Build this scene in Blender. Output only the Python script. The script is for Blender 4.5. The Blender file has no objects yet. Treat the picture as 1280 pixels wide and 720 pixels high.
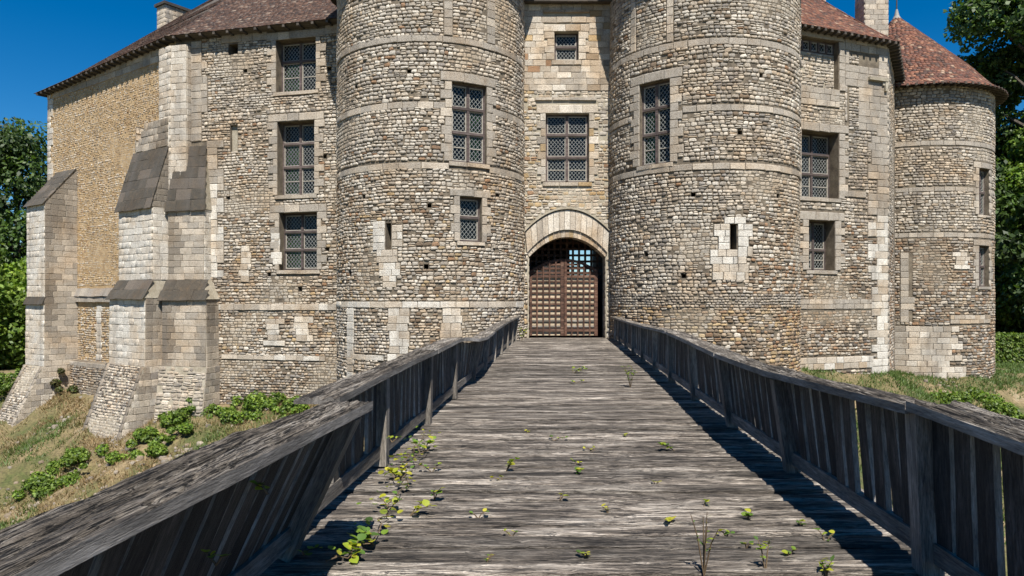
import bpy, math, random
import numpy as np
from mathutils import Vector, Matrix, noise as mnoise

random.seed(7); np.random.seed(7)
scene = bpy.context.scene
COL = scene.collection
R = math.radians

# ------------------------------------------------------------------ camera, sky, sun, exposure
EYE = 1.5
cam = bpy.data.cameras.new('camera'); cam_o = bpy.data.objects.new('camera', cam); COL.objects.link(cam_o)
cam_o.location = (0, 0, EYE); cam_o.rotation_euler = (R(90), 0, 0)
cam.lens = 36 * 900 / 1280; cam.sensor_width = 36; cam.shift_y = 14 / 1280
cam.clip_start = .05; cam.clip_end = 3000
scene.camera = cam_o

SUN_EL, SUN_AZ = R(56), R(10)            # behind the camera, a little to the right
sun = bpy.data.lights.new('sun', 'SUN'); sun.energy = 4.6; sun.angle = R(.5); sun.color = (1, .95, .875)
sun_o = bpy.data.objects.new('sun', sun); COL.objects.link(sun_o)
sd = Vector((math.sin(SUN_AZ) * math.cos(SUN_EL), -math.cos(SUN_AZ) * math.cos(SUN_EL), math.sin(SUN_EL)))
sun_o.rotation_euler = sd.to_track_quat('Z', 'Y').to_euler(); sun_o.location = (0, -20, 40)

world = bpy.data.worlds.new('World'); scene.world = world; world.use_nodes = True
wn = world.node_tree; wn.nodes.clear()
sky = wn.nodes.new('ShaderNodeTexSky'); sky.sky_type = 'NISHITA'; sky.sun_disc = False
sky.sun_elevation = SUN_EL; sky.sun_rotation = math.pi - SUN_AZ
sky.altitude = 900; sky.air_density = 1.0; sky.dust_density = 0.0; sky.ozone_density = 5.0
hs = wn.nodes.new('ShaderNodeHueSaturation'); hs.inputs['Saturation'].default_value = 1.4; hs.inputs['Value'].default_value = .98
bg = wn.nodes.new('ShaderNodeBackground'); bg.inputs['Strength'].default_value = .06
wo = wn.nodes.new('ShaderNodeOutputWorld')
wn.links.new(sky.outputs[0], hs.inputs['Color']); wn.links.new(hs.outputs[0], bg.inputs['Color']); wn.links.new(bg.outputs[0], wo.inputs['Surface'])

scene.view_settings.view_transform = 'Standard'; scene.view_settings.look = 'None'
scene.view_settings.exposure = .85; scene.view_settings.gamma = 1
scene.cycles.max_bounces = 5; scene.cycles.diffuse_bounces = 2; scene.cycles.transparent_max_bounces = 8
scene.cycles.use_denoising = True

# ------------------------------------------------------------------ numeric helpers
def vnoise(x, y, seed=0):
    """2-D value noise in [0,1], vectorised."""
    x = np.asarray(x, float); y = np.asarray(y, float)
    xi = np.floor(x).astype(np.int64); yi = np.floor(y).astype(np.int64)
    fx = x - xi; fy = y - yi; fx = fx * fx * (3 - 2 * fx); fy = fy * fy * (3 - 2 * fy)
    def h(a, b):
        n = (a * 374761393 + b * 668265263 + seed * 1442695041) & 0x7fffffff
        n = ((n ^ (n >> 13)) * 1274126177) & 0x7fffffff
        return ((n ^ (n >> 16)) & 0xffff) / 65535.
    return (h(xi, yi) * (1 - fx) + h(xi + 1, yi) * fx) * (1 - fy) + (h(xi, yi + 1) * (1 - fx) + h(xi + 1, yi + 1) * fx) * fy
def fbm(x, y, seed=0, o=4):
    s = 0; a = .5; t = 0
    for i in range(o):
        s = s + a * vnoise(np.asarray(x) * 2 ** i, np.asarray(y) * 2 ** i, seed + i); t += a; a *= .5
    return s / t
def n1(x, y=0, z=0): return mnoise.noise(Vector((x, y, z)))
def jit(c, a): return tuple(max(.01, v * a) for v in c)

# ------------------------------------------------------------------ object helpers
def prop(o, label=None, cat=None, group=None, kind=None):
    if label: o['label'] = label
    if cat: o['category'] = cat
    if group: o['group'] = group
    if kind: o['kind'] = kind
    return o
def empty(name, loc, label, cat, group=None, rotz=0):
    o = bpy.data.objects.new(name, None); COL.objects.link(o); o.location = loc; o.rotation_euler = (0, 0, rotz)
    o.empty_display_size = .2
    return prop(o, label, cat, group)
def link(name, me, parent=None, m=None):
    o = bpy.data.objects.new(name, me); COL.objects.link(o)
    if parent: o.parent = parent
    if m is not None: o.matrix_basis = m
    return o
def mesh(name, v, f, mat, smooth=False):
    me = bpy.data.meshes.new(name); me.from_pydata([tuple(p) for p in v], [], f); me.materials.append(mat)
    if smooth: me.polygons.foreach_set('use_smooth', [True] * len(me.polygons))
    me.update(); return me
def obj(name, v, f, mat, parent=None, m=None, smooth=False, off=None):
    if off is not None: v = [(p[0] - off[0], p[1] - off[1], p[2] - off[2]) for p in v]
    return link(name, mesh(name, v, f, mat, smooth), parent, m)
def big_mesh(name, verts, loops, starts, totals, mat, tint=None, smooth=False):
    me = bpy.data.meshes.new(name)
    me.vertices.add(len(verts)); me.vertices.foreach_set('co', np.ascontiguousarray(verts, np.float32).ravel())
    me.loops.add(len(loops)); me.loops.foreach_set('vertex_index', np.ascontiguousarray(loops, np.int32))
    me.polygons.add(len(starts)); me.polygons.foreach_set('loop_start', np.ascontiguousarray(starts, np.int32))
    me.polygons.foreach_set('loop_total', np.ascontiguousarray(totals, np.int32))
    if smooth: me.polygons.foreach_set('use_smooth', np.ones(len(starts), bool))
    me.materials.append(mat); me.update(calc_edges=True); me.validate()
    if tint is not None:
        a = me.attributes.new('tint', 'FLOAT_COLOR', 'POINT')
        a.data.foreach_set('color', np.ascontiguousarray(np.c_[tint, np.ones(len(tint))], np.float32).ravel())
    return me
def boxes(lst):
    """lst of (x0,x1,y0,y1,z0,z1) -> verts, faces"""
    v = []; f = []
    for x0, x1, y0, y1, z0, z1 in lst:
        b = len(v)
        v += [(x0, y0, z0), (x1, y0, z0), (x1, y1, z0), (x0, y1, z0), (x0, y0, z1), (x1, y0, z1), (x1, y1, z1), (x0, y1, z1)]
        f += [(b, b + 3, b + 2, b + 1), (b + 4, b + 5, b + 6, b + 7), (b, b + 1, b + 5, b + 4), (b + 1, b + 2, b + 6, b + 5), (b + 2, b + 3, b + 7, b + 6), (b + 3, b, b + 4, b + 7)]
    return v, f
def frame(p, x, y, z, s=(1, 1, 1)):
    x = Vector(x) * s[0]; y = Vector(y) * s[1]; z = Vector(z) * s[2]
    return Matrix(((x[0], y[0], z[0], p[0]), (x[1], y[1], z[1], p[1]), (x[2], y[2], z[2], p[2]), (0, 0, 0, 1)))
def tube(path, radii, n=8):
    v = []; f = []; k = len(path)
    for i, p in enumerate(path):
        p = Vector(p); a = Vector(path[max(0, i - 1)]); b = Vector(path[min(k - 1, i + 1)])
        d = (b - a).normalized(); s = d.cross(Vector((.3, .9, .1))).normalized(); t = d.cross(s)
        for j in range(n):
            an = 2 * math.pi * j / n; v.append(tuple(p + (s * math.cos(an) + t * math.sin(an)) * radii[i]))
    for i in range(k - 1):
        for j in range(n):
            f.append((i * n + j, i * n + (j + 1) % n, (i + 1) * n + (j + 1) % n, (i + 1) * n + j))
    f.append(tuple(range(n))[::-1]); f.append(tuple(range((k - 1) * n, k * n)))
    return v, f

# ------------------------------------------------------------------ materials
class NT:
    def __init__(s, name):
        s.m = bpy.data.materials.new(name); s.m.use_nodes = True; s.t = s.m.node_tree; s.t.nodes.clear()
        s.out = s.n('ShaderNodeOutputMaterial')
    def n(s, t, **k):
        x = s.t.nodes.new(t)
        for a, b in k.items(): setattr(x, a, b)
        return x
    def l(s, a, b): s.t.links.new(a, b)
    def val(s, sock, v):
        if hasattr(v, 'links') or isinstance(v, bpy.types.NodeSocket): s.l(v, sock)
        else: sock.default_value = v
    def math(s, op, a, b=0.):
        x = s.n('ShaderNodeMath', operation=op); s.val(x.inputs[0], a); s.val(x.inputs[1], b); return x.outputs[0]
    def mix(s, f, a, b, mode='MIX'):
        x = s.n('ShaderNodeMix', data_type='RGBA', blend_type=mode); s.val(x.inputs[0], f); s.val(x.inputs[6], a); s.val(x.inputs[7], b); return x.outputs[2]
    def noise(s, vec, scale, detail=4, rough=.55, out='Fac'):
        x = s.n('ShaderNodeTexNoise'); s.l(vec, x.inputs['Vector']); x.inputs['Scale'].default_value = scale
        x.inputs['Detail'].default_value = detail; x.inputs['Roughness'].default_value = rough; return x.outputs[out]
    def ramp(s, f, stops):
        x = s.n('ShaderNodeValToRGB'); s.l(f, x.inputs[0]); e = x.color_ramp.elements
        while len(e) < len(stops): e.new(.5)
        for q, (p, c) in zip(e, stops): q.position = p; q.color = (*c, 1) if len(c) == 3 else c
        return x.outputs[0]
    def mapv(s, vec, scale=(1, 1, 1), loc=(0, 0, 0)):
        x = s.n('ShaderNodeMapping'); s.l(vec, x.inputs[0]); x.inputs['Scale'].default_value = scale; x.inputs['Location'].default_value = loc; return x.outputs[0]
    def bump(s, h, strength, dist):
        x = s.n('ShaderNodeBump'); s.l(h, x.inputs['Height']); x.inputs['Strength'].default_value = strength; x.inputs['Distance'].default_value = dist; return x.outputs[0]
    def princ(s, col, rough=.9, normal=None, **k):
        x = s.n('ShaderNodeBsdfPrincipled'); s.val(x.inputs['Base Color'], col); s.val(x.inputs['Roughness'], rough)
        if normal: s.l(normal, x.inputs['Normal'])
        for a, b in k.items(): s.val(x.inputs[a], b)
        s.l(x.outputs[0], s.out.inputs[0]); return x
    def pos(s): return s.n('ShaderNodeNewGeometry').outputs['Position']
    def objc(s): return s.n('ShaderNodeTexCoord').outputs['Object']
C4 = lambda c: (*c, 1)

def stone_mat(name, source):
    t = NT(name)
    if source == 'tint':
        a = t.n('ShaderNodeAttribute', attribute_name='tint'); c = a.outputs['Color']
    else:
        c = t.n('ShaderNodeObjectInfo').outputs['Color']
    p = t.pos()
    fine = t.noise(p, 24, 6, .72)
    mid = t.noise(p, 5, 4, .6)
    pit = t.noise(p, 52, 4, .75)
    c = t.mix(1, c, t.ramp(fine, [(.30, (.42, .38, .34)), (.46, (.95, .95, .95)), (.72, (1.3, 1.29, 1.27))]), 'MULTIPLY')
    c = t.mix(1, c, t.ramp(pit, [(.36, (.35, .31, .27)), (.46, (1, 1, 1))]), 'MULTIPLY')
    c = t.mix(t.math('MULTIPLY', t.ramp(mid, [(.5, (0, 0, 0)), (.72, (1, 1, 1))]), .35), c, C4((.16, .115, .07)))
    warm = t.noise(p, .55, 5, .62)                                              # broad brown weathering
    c = t.mix(t.math('MULTIPLY', t.ramp(warm, [(.47, (0, 0, 0)), (.66, (1, 1, 1))]), .62), c, t.mix(1, c, C4((.84, .68, .50)), 'MULTIPLY'))
    streak = t.noise(t.mapv(p, (.9, .9, .13)), 1.3, 4, .6)                     # soot and lichen runs
    c = t.mix(t.math('MULTIPLY', t.ramp(streak, [(.52, (0, 0, 0)), (.70, (1, 1, 1))]), .45), c, C4((.11, .10, .09)))
    h = t.math('ADD', fine, t.math('MULTIPLY', t.noise(p, 75, 3, .6), .5))
    t.princ(c, .92, t.bump(h, .9, .025)); return t.m
M_STONE_J = stone_mat('stone_laid', 'tint'); M_STONE_S = stone_mat('stone_single', 'object')

def mortar_mat(name, a, b, c3):
    t = NT(name); p = t.pos()
    n = t.noise(p, 3, 6, .65); f = t.noise(p, 40, 5, .7)
    c = t.ramp(n, [(.3, a), (.5, b), (.72, c3)])
    c = t.mix(1, c, t.ramp(f, [(.3, (.5, .48, .45)), (.6, (1.15, 1.15, 1.12))]), 'MULTIPLY')
    t.princ(c, .95, t.bump(f, .8, .02)); return t.m
M_MORTAR = mortar_mat('grey_mortar', (.075, .06, .045), (.16, .13, .095), (.25, .21, .155))
M_OCHRE = mortar_mat('ochre_render', (.30, .20, .10), (.45, .31, .165), (.55, .43, .28))
M_PALE = mortar_mat('pale_mortar', (.26, .22, .16), (.36, .32, .25), (.44, .40, .33))
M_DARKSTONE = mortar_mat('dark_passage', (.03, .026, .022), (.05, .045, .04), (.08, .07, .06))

def tile_mat(name, lichen):
    t = NT(name); c = t.n('ShaderNodeAttribute', attribute_name='tint').outputs['Color']; p = t.pos()
    f = t.noise(p, 30, 5, .7)
    c = t.mix(1, c, t.ramp(f, [(.3, (.55, .55, .55)), (.65, (1.25, 1.2, 1.2))]), 'MULTIPLY')
    l = t.noise(p, 9, 5, .75)
    c = t.mix(t.math('MULTIPLY', t.ramp(l, [(.56, (0, 0, 0)), (.64, (1, 1, 1))]), lichen), c, C4((.40, .37, .33)))
    t.princ(c, .9, t.bump(f, .5, .01)); return t.m
M_TILE_DARK = tile_mat('dark_roof_tile', .5); M_TILE_RED = tile_mat('red_roof_tile', .25)

def wood_mat(name, dark, mid, pale, lo=.36, hi=.62, bump=.9, cross=1., crack=.5, vary=(.72, .5), al=1., ac=1.):
    t = NT(name); o = t.objc(); r = t.n('ShaderNodeObjectInfo').outputs['Random']
    sh = t.n('ShaderNodeCombineXYZ'); t.l(t.math('MULTIPLY', r, 37.), sh.inputs[0]); t.l(t.math('MULTIPLY', r, 91.), sh.inputs[1]); t.l(t.math('MULTIPLY', r, 17.), sh.inputs[2])
    v = t.n('ShaderNodeVectorMath', operation='ADD'); t.l(o, v.inputs[0]); t.l(sh.outputs[0], v.inputs[1]); v = v.outputs[0]
    g1 = t.noise(t.mapv(v, (3.2 * al, 42 * ac, 42 * ac)), 1, 6, .74)
    g2 = t.noise(t.mapv(v, (14 * al, 170 * ac, 170 * ac)), 1, 5, .75)
    big = t.noise(t.mapv(v, (.9, 6, 6)), 1.2, 5, .7)
    ck = t.noise(t.mapv(v, (2.4 * al, 46 * ac, 46 * ac)), 1, 4, .65)          # splits along the grain
    ck = t.ramp(t.math('ABSOLUTE', t.math('SUBTRACT', ck, .5)), [(.0, (0, 0, 0)), (.035, (1, 1, 1))])
    g = t.math('ADD', t.math('MULTIPLY', g1, .60), t.math('ADD', t.math('MULTIPLY', g2, .34), t.math('MULTIPLY', t.math('SUBTRACT', big, .5), .8 * cross)))
    c = t.ramp(g, [(lo - .04, dark), ((lo + hi) / 2 - .01, mid), (hi, pale)])
    c = t.mix(1, c, t.mix(crack, C4((1, 1, 1)), ck), 'MULTIPLY')
    g = t.math('ADD', g, t.math('MULTIPLY', ck, .35 * crack))
    br = t.math('ADD', vary[0], t.math('MULTIPLY', r, vary[1]))
    bc = t.n('ShaderNodeCombineColor'); [t.l(br, bc.inputs[i]) for i in range(3)]
    c = t.mix(1, c, bc.outputs[0], 'MULTIPLY')
    t.princ(c, .85, t.bump(g, bump, .03)); return t.m
M_DECK = wood_mat('weathered_deck', (.026, .021, .017), (.205, .172, .140), (.53, .470, .40), .37, .60, 1.1, 1.1, .75, (.6, .8), .8, 1.25)
M_RAIL = wood_mat('weathered_rail', (.026, .02, .015), (.25, .21, .165), (.56, .50, .42), .36, .59, 1.5, .9, .9, (.9, .35), .5, 1.5)
M_BOARD = wood_mat('dark_board', (.018, .016, .014), (.062, .055, .048), (.16, .145, .128), .34, .70, .8, 1., .6, (.45, 1.1))  # baluster faces: shade under the handrail put into the dark colour
M_EDGE = wood_mat('pale_edge', (.09, .08, .07), (.25, .225, .195), (.43, .395, .355), .32, .66, .6, 1., .4, (.7, .7))  # baluster edges: sky light put into the paler colour; handrail sides share it
M_POST = wood_mat('grey_post', (.07, .06, .05), (.21, .185, .155), (.40, .36, .315), .32, .66, .6)
M_GATE = wood_mat('gate_oak', (.026, .013, .008), (.11, .052, .032), (.25, .165, .115), .34, .72, .5)
M_GATEBOARD = wood_mat('gate_board', (.28, .20, .12), (.50, .40, .27), (.62, .53, .40), .3, .7, .4)
M_WINWOOD = wood_mat('window_wood', (.04, .029, .026), (.095, .07, .063), (.19, .155, .14), .3, .7, .4)
M_RAFTER = wood_mat('rafter_wood', (.03, .025, .02), (.08, .065, .05), (.16, .14, .12), .3, .7, .4)

def plain(name, col, rough=.7, metal=0., nz=20., amt=.3):
    t = NT(name); f = t.noise(t.objc(), nz, 4, .6)
    c = t.mix(1, C4(col), t.ramp(f, [(.3, (1 - amt,) * 3), (.7, (1 + amt,) * 3)]), 'MULTIPLY')
    t.princ(c, rough, None, Metallic=metal); return t.m
M_SASH = plain('pale_sash', (.34, .31, .26)); M_LEAD = plain('lead_came', (.27, .28, .26), .5)
M_IRON = plain('dark_iron', (.04, .035, .03), .6); M_ZINC = plain('dull_zinc', (.24, .235, .22), .7)
M_DARK = plain('room_dark', (.02, .02, .02), .9); M_TREE_REFLECTION = plain('green_reflection', (.12, .34, .05), .9, 0, 9, .8)  # the green carries the trees mirrored in the window panes
M_STEM = plain('plant_stem', (.11, .075, .04), .8)
def glass_mat():
    t = NT('old_glass'); tr = t.n('ShaderNodeBsdfTransparent'); tr.inputs[0].default_value = (.62, .70, .64, 1)
    gl = t.n('ShaderNodeBsdfGlossy'); gl.inputs['Roughness'].default_value = .03; gl.inputs[0].default_value = (.45, .5, .48, 1)
    mx = t.n('ShaderNodeMixShader'); fr = t.n('ShaderNodeFresnel'); fr.inputs[0].default_value = 1.5
    t.l(t.bump(t.noise(t.objc(), 5, 2), .15, .02), gl.inputs['Normal'])
    t.l(fr.outputs[0], mx.inputs[0]); t.l(tr.outputs[0], mx.inputs[1]); t.l(gl.outputs[0], mx.inputs[2]); t.l(mx.outputs[0], t.out.inputs[0]); return t.m
M_GLASS = glass_mat()
def leaf_mat(name, source='tint', trans=.35):
    t = NT(name)
    c = t.n('ShaderNodeAttribute', attribute_name='tint').outputs['Color'] if source == 'tint' else t.n('ShaderNodeObjectInfo').outputs['Color']
    d = t.n('ShaderNodeBsdfPrincipled'); t.l(c, d.inputs['Base Color']); d.inputs['Roughness'].default_value = .55
    tl = t.n('ShaderNodeBsdfTranslucent'); t.l(t.mix(1, c, C4((1.2, 1.3, .6)), 'MULTIPLY'), tl.inputs[0])
    mx = t.n('ShaderNodeMixShader'); mx.inputs[0].default_value = trans; t.l(d.outputs[0], mx.inputs[1]); t.l(tl.outputs[0], mx.inputs[2]); t.l(mx.outputs[0], t.out.inputs[0]); return t.m
M_LEAF = leaf_mat('leaf'); M_LEAF_S = leaf_mat('weed_leaf', 'object')
M_GRASS = leaf_mat('grass_blade', 'tint', .25)
def bark_mat():
    t = NT('bark'); p = t.objc(); f = t.noise(t.mapv(p, (6, 6, 1.2)), 2, 5, .7)
    t.princ(t.ramp(f, [(.3, (.03, .024, .018)), (.7, (.13, .105, .08))]), .95, t.bump(f, .8, .05)); return t.m
M_BARK = bark_mat()
def ground_mat():
    t = NT('bank_soil'); p = t.pos()
    n = t.noise(p, .45, 6, .65); f = t.noise(p, 9, 6, .7)
    c = t.ramp(n, [(.38, (.07, .085, .025)), (.50, (.14, .12, .055)), (.62, (.23, .175, .10)), (.75, (.34, .29, .21))])
    c = t.mix(1, c, t.ramp(f, [(.3, (.45, .43, .40)), (.65, (1.3, 1.28, 1.2))]), 'MULTIPLY')
    t.princ(c, 1., t.bump(f, .9, .06)); return t.m
M_GROUND = ground_mat()

# ------------------------------------------------------------------ masonry pieces
def stone_templates():
    T = []
    rnd = random.Random(3)
    for k in range(10):                                  # rubble: lumpy octagon cushions
        pts = []
        base = [(-.5, -.28), (-.36, -.5), (.34, -.5), (.5, -.3), (.5, .25), (.33, .5), (-.3, .5), (-.5, .3)]
        for x, y in base: pts.append((x + rnd.uniform(-.09, .07), y + rnd.uniform(-.10, .09)))
        v = [(x, y, 0) for x, y in pts]
        v += [(x * rnd.uniform(.9, .98), y * rnd.uniform(.88, .97), rnd.uniform(.62, .78)) for x, y in pts]
        v += [(x * .6 + rnd.uniform(-.05, .05), y * .56 + rnd.uniform(-.05, .05), rnd.uniform(.9, 1.08)) for x, y in pts]
        f = [(i, (i + 1) % 8, 8 + (i + 1) % 8, 8 + i) for i in range(8)] + [(8 + i, 8 + (i + 1) % 8, 16 + (i + 1) % 8, 16 + i) for i in range(8)] + [tuple(range(16, 24))]
        T.append((v, f))
    for k in range(8):                                   # ashlar: worn square blocks
        pts = [(-.5, -.5), (.5, -.5), (.5, .5), (-.5, .5)]
        pts = [(x + rnd.uniform(-.015, .015), y + rnd.uniform(-.04, .03)) for x, y in pts]
        v = [(x, y, 0) for x, y in pts] + [(x, y, rnd.uniform(.6, .85)) for x, y in pts] + [(x * rnd.uniform(.90, .965), y * rnd.uniform(.84, .93), rnd.uniform(.9, 1.1)) for x, y in pts]
        f = [(i, (i + 1) % 4, 4 + (i + 1) % 4, 4 + i) for i in range(4)] + [(4 + i, 4 + (i + 1) % 4, 8 + (i + 1) % 4, 8 + i) for i in range(4)] + [(8, 9, 10, 11)]
        T.append((v, f))
    for k in range(4):                                   # roof tile / slab: thin box
        v, f = boxes([(-.5, .5, -.5, .5, 0, 1)])
        v = [(x + rnd.uniform(-.04, .04), y + rnd.uniform(-.05, .05), z + (rnd.uniform(-.15, .15) if z else 0)) for x, y, z in v]
        T.append((v, f[1:]))
    return T
TEMPL = stone_templates()
SINGLE = []
for i, (v, f) in enumerate(TEMPL):
    SINGLE.append(mesh('stone_block' if i < 18 else 'slab_block', v, f, M_STONE_S, smooth=False))
RUB, ASH, SLAB = (0, 10), (10, 18), (18, 22)

def soot(c, u, z):
    k = max(0, min(.75, (n1(u * .55 + 3, z * .30, 4) + .2) * 2.1 + random.uniform(-.06, .06)))
    return tuple(a * (1 - k) + b * k for a, b in zip(c, (.15, .125, .095)))
class Pieces:
    def __init__(s): s.k = []; s.M = []; s.c = []; s.sc = []
    def add(s, fam, p, t, w, n, sx, sy, dz, col, rot=0., tilt=0.):
        t = Vector(t); w = Vector(w); n = Vector(n)
        if rot:
            c, q = math.cos(rot), math.sin(rot); t, w = t * c + w * q, w * c - t * q
        if tilt:
            c, q = math.cos(tilt), math.sin(tilt); w, n = w * c + n * q, n * c - w * q
        s.k.append(random.randrange(*fam)); s.c.append(col)
        s.M.append(((t[0] * sx, w[0] * sy, n[0] * dz, p[0]), (t[1] * sx, w[1] * sy, n[1] * dz, p[1]), (t[2] * sx, w[2] * sy, n[2] * dz, p[2])))
        v = Vector((-p[0], -p[1], EYE - p[2])); d = v.length
        Y = max(.1, p[1]); px = 640 + 900 * p[0] / Y; py = 374 - 900 * (p[2] - EYE) / Y
        fac = max(0, n.dot(v) / d)
        s.sc.append(sx * sy * fac / d ** 2 if (-5 < px < 1285 and -8 < py < 725) else 0)
    def finish(s, parent, base, limit=290, single='stone', joined='masonry', mat=None, sub=None):
        if not s.k: return
        order = sorted(range(len(s.k)), key=lambda i: -s.sc[i])
        top = [i for i in order[:limit] if s.sc[i] > 0]; tops = set(top)
        for i in top:
            m = s.M[i]
            o = link(single, SINGLE[s.k[i]], parent, Matrix(((m[0][0], m[0][1], m[0][2], m[0][3] - base[0]), (m[1][0], m[1][1], m[1][2], m[1][3] - base[1]), (m[2][0], m[2][1], m[2][2], m[2][3] - base[2]), (0, 0, 0, 1))))
            o.color = (*s.c[i], 1)
        rest = [i for i in range(len(s.k)) if i not in tops]
        if not rest: return
        V = []; L = []; T = []; TI = []; nv = 0
        M = np.array([s.M[i] for i in rest]); K = np.array([s.k[i] for i in rest]); CC = np.array([s.c[i] for i in rest])
        M[:, :, 3] -= np.array(base)[None, :]
        for k in np.unique(K):
            v, f = TEMPL[k]; v = np.array(v); sel = np.where(K == k)[0]
            W = np.einsum('nij,vj->nvi', M[sel][:, :, :3], v) + M[sel][:, None, :, 3]
            fl = np.concatenate([np.array(x) for x in f]); tt = np.array([len(x) for x in f])
            offs = nv + np.arange(len(sel)) * len(v)
            V.append(W.reshape(-1, 3)); L.append((offs[:, None] + fl[None]).ravel()); T.append(np.tile(tt, len(sel)))
            TI.append(np.repeat(CC[sel], len(v), axis=0)); nv += len(sel) * len(v)
        T = np.concatenate(T); starts = np.r_[0, np.cumsum(T)[:-1]]
        me = big_mesh(joined, np.concatenate(V), np.concatenate(L), starts, T, mat or M_STONE_J, np.concatenate(TI))
        o = link(joined, me, parent); o['kind'] = 'stuff'; return o

PAL = dict(cream=(.53, .462, .372), pale=(.615, .56, .475), grey=(.39, .348, .29), buff=(.42, .335, .24), rust=(.31, .19, .11), dark=(.12, .10, .08),
           brown=(.23, .17, .115), white=(.66, .62, .545), ochre=(.46, .34, .19), flint=(.30, .27, .235), moss=(.070, .061, .048))
def pick(*w):
    """w = name, weight, name, weight ..."""
    names = w[0::2]; ws = [max(0, x) for x in w[1::2]]
    return jit(PAL[random.choices(names, ws)[0]], random.uniform(.74, 1.16))
def tone(name, a=.07, other=None, q=.12):
    c = PAL[other] if other and random.random() < q else PAL[name]
    return jit(c, random.uniform(1 - a, 1 + a))

def cut_intervals(u0, u1, excl, z0, z1, pad=.01):
    iv = [(u0, u1)]
    for a, b, c, d in [e[:4] for e in excl]:
        if min(z1, d) - max(z0, c) > .3 * (z1 - z0):
            out = []
            for x, y in iv:
                if b <= x or a >= y: out.append((x, y)); continue
                if a - x > .04: out.append((x, a - pad))
                if y - b > .04: out.append((b + pad, y))
            iv = out
    return iv
fn = lambda v: v if callable(v) else (lambda z, v=v: v)
def rubble(P, surf, u0, u1, z0, z1, excl, colf, h=(.09, .16), w=(.14, .36), dep=(.026, .052), gap=.012, fill=1.0):
    U0, U1 = fn(u0), fn(u1); z = z0
    ph = random.uniform(0, 100)
    while z < z1 - .03:
        hh = min(random.uniform(*h), z1 - z)
        for a, b in cut_intervals(U0(z), U1(z), excl, z, z + hh):
            u = a
            while u < b - .03:
                ww = min(random.uniform(*w) * (1.25 if random.random() < .12 else 1), b - u)
                if b - u - ww < .07: ww = b - u
                if random.random() < fill:
                    uc = u + ww / 2; zc = z + hh / 2 + .045 * n1(uc * .9 + ph, z * .8) + random.uniform(-.012, .012)
                    smear = n1(uc * .45 + ph, z * .45, 7)            # places where old mortar still covers the stones
                    k = 1. if smear < .14 else max(.25, 1 - (smear - .14) * 3.2)
                    parts = [(0, ww, 0, hh)]
                    if hh > .125 and random.random() < .22: parts = [(0, ww, -hh * .24, hh * .52), (0, ww, hh * .24, hh * .5)]
                    elif random.random() < .05: parts = []
                    for du, pw, dz_, ph_ in parts:
                        p, t, up, n = surf(uc, zc + dz_)
                        c = colf(uc, zc)
                        if k < 1: c = tuple(x * (.45 + .55 * k) + y * (.55 - .55 * k) for x, y in zip(c, (.44, .38, .29)))
                        sh = ph_ * random.uniform(.80, 1.06) - gap
                        P.add(RUB, p, t, up, n, max(.03, pw * random.uniform(.9, 1.02) - gap), max(.03, sh), random.uniform(*dep) * k, c, random.uniform(-.11, .11))
                u += ww
        z += hh
def ashlar(P, surf, u0, u1, z0, z1, colf, ch=.28, w=(.38, .68), dep=(.035, .05), gap=.012, excl=(), fam=ASH):
    U0, U1 = fn(u0), fn(u1); nr = max(1, round((z1 - z0) / ch)); hh = (z1 - z0) / nr
    for r in range(nr):
        z = z0 + r * hh; first = True
        for a, b in cut_intervals(U0(z + hh / 2), U1(z + hh / 2), excl, z, z + hh, 0):
            u = a
            while u < b - .02:
                ww = random.uniform(*w)
                if first and r % 2: ww *= .55
                first = False
                if b - u - ww < w[0] * .45: ww = b - u
                ww = min(ww, b - u)
                p, t, up, n = surf(u + ww / 2, z + hh / 2)
                P.add(fam, p, t, up, n, ww - gap, hh - gap, random.uniform(*dep), colf(u + ww / 2, z + hh / 2), random.uniform(-.008, .008))
                u += ww
def planar(o, d, n):
    d = Vector((d[0], d[1], 0)).normalized(); n = Vector((n[0], n[1], 0)).normalized(); o = Vector((o[0], o[1], 0)); up = Vector((0, 0, 1))
    return lambda u, z: (o + d * u + up * z, d, up, n)
def cyl(c, r):
    up = Vector((0, 0, 1))
    def s(u, z):
        a = u / r; sn, cs = math.sin(a), math.cos(a)
        return Vector((c[0] + r * sn, c[1] - r * cs, z)), Vector((cs, sn, 0)), up, Vector((sn, -cs, 0))
    return s
def slope(o, d, wv):
    """sloping plane: d level, wv up the slope"""
    o = Vector(o); d = Vector(d).normalized(); wv = Vector(wv).normalized(); n = d.cross(wv)
    return lambda u, w: (o + d * u + wv * w, d, wv, n)
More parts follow.
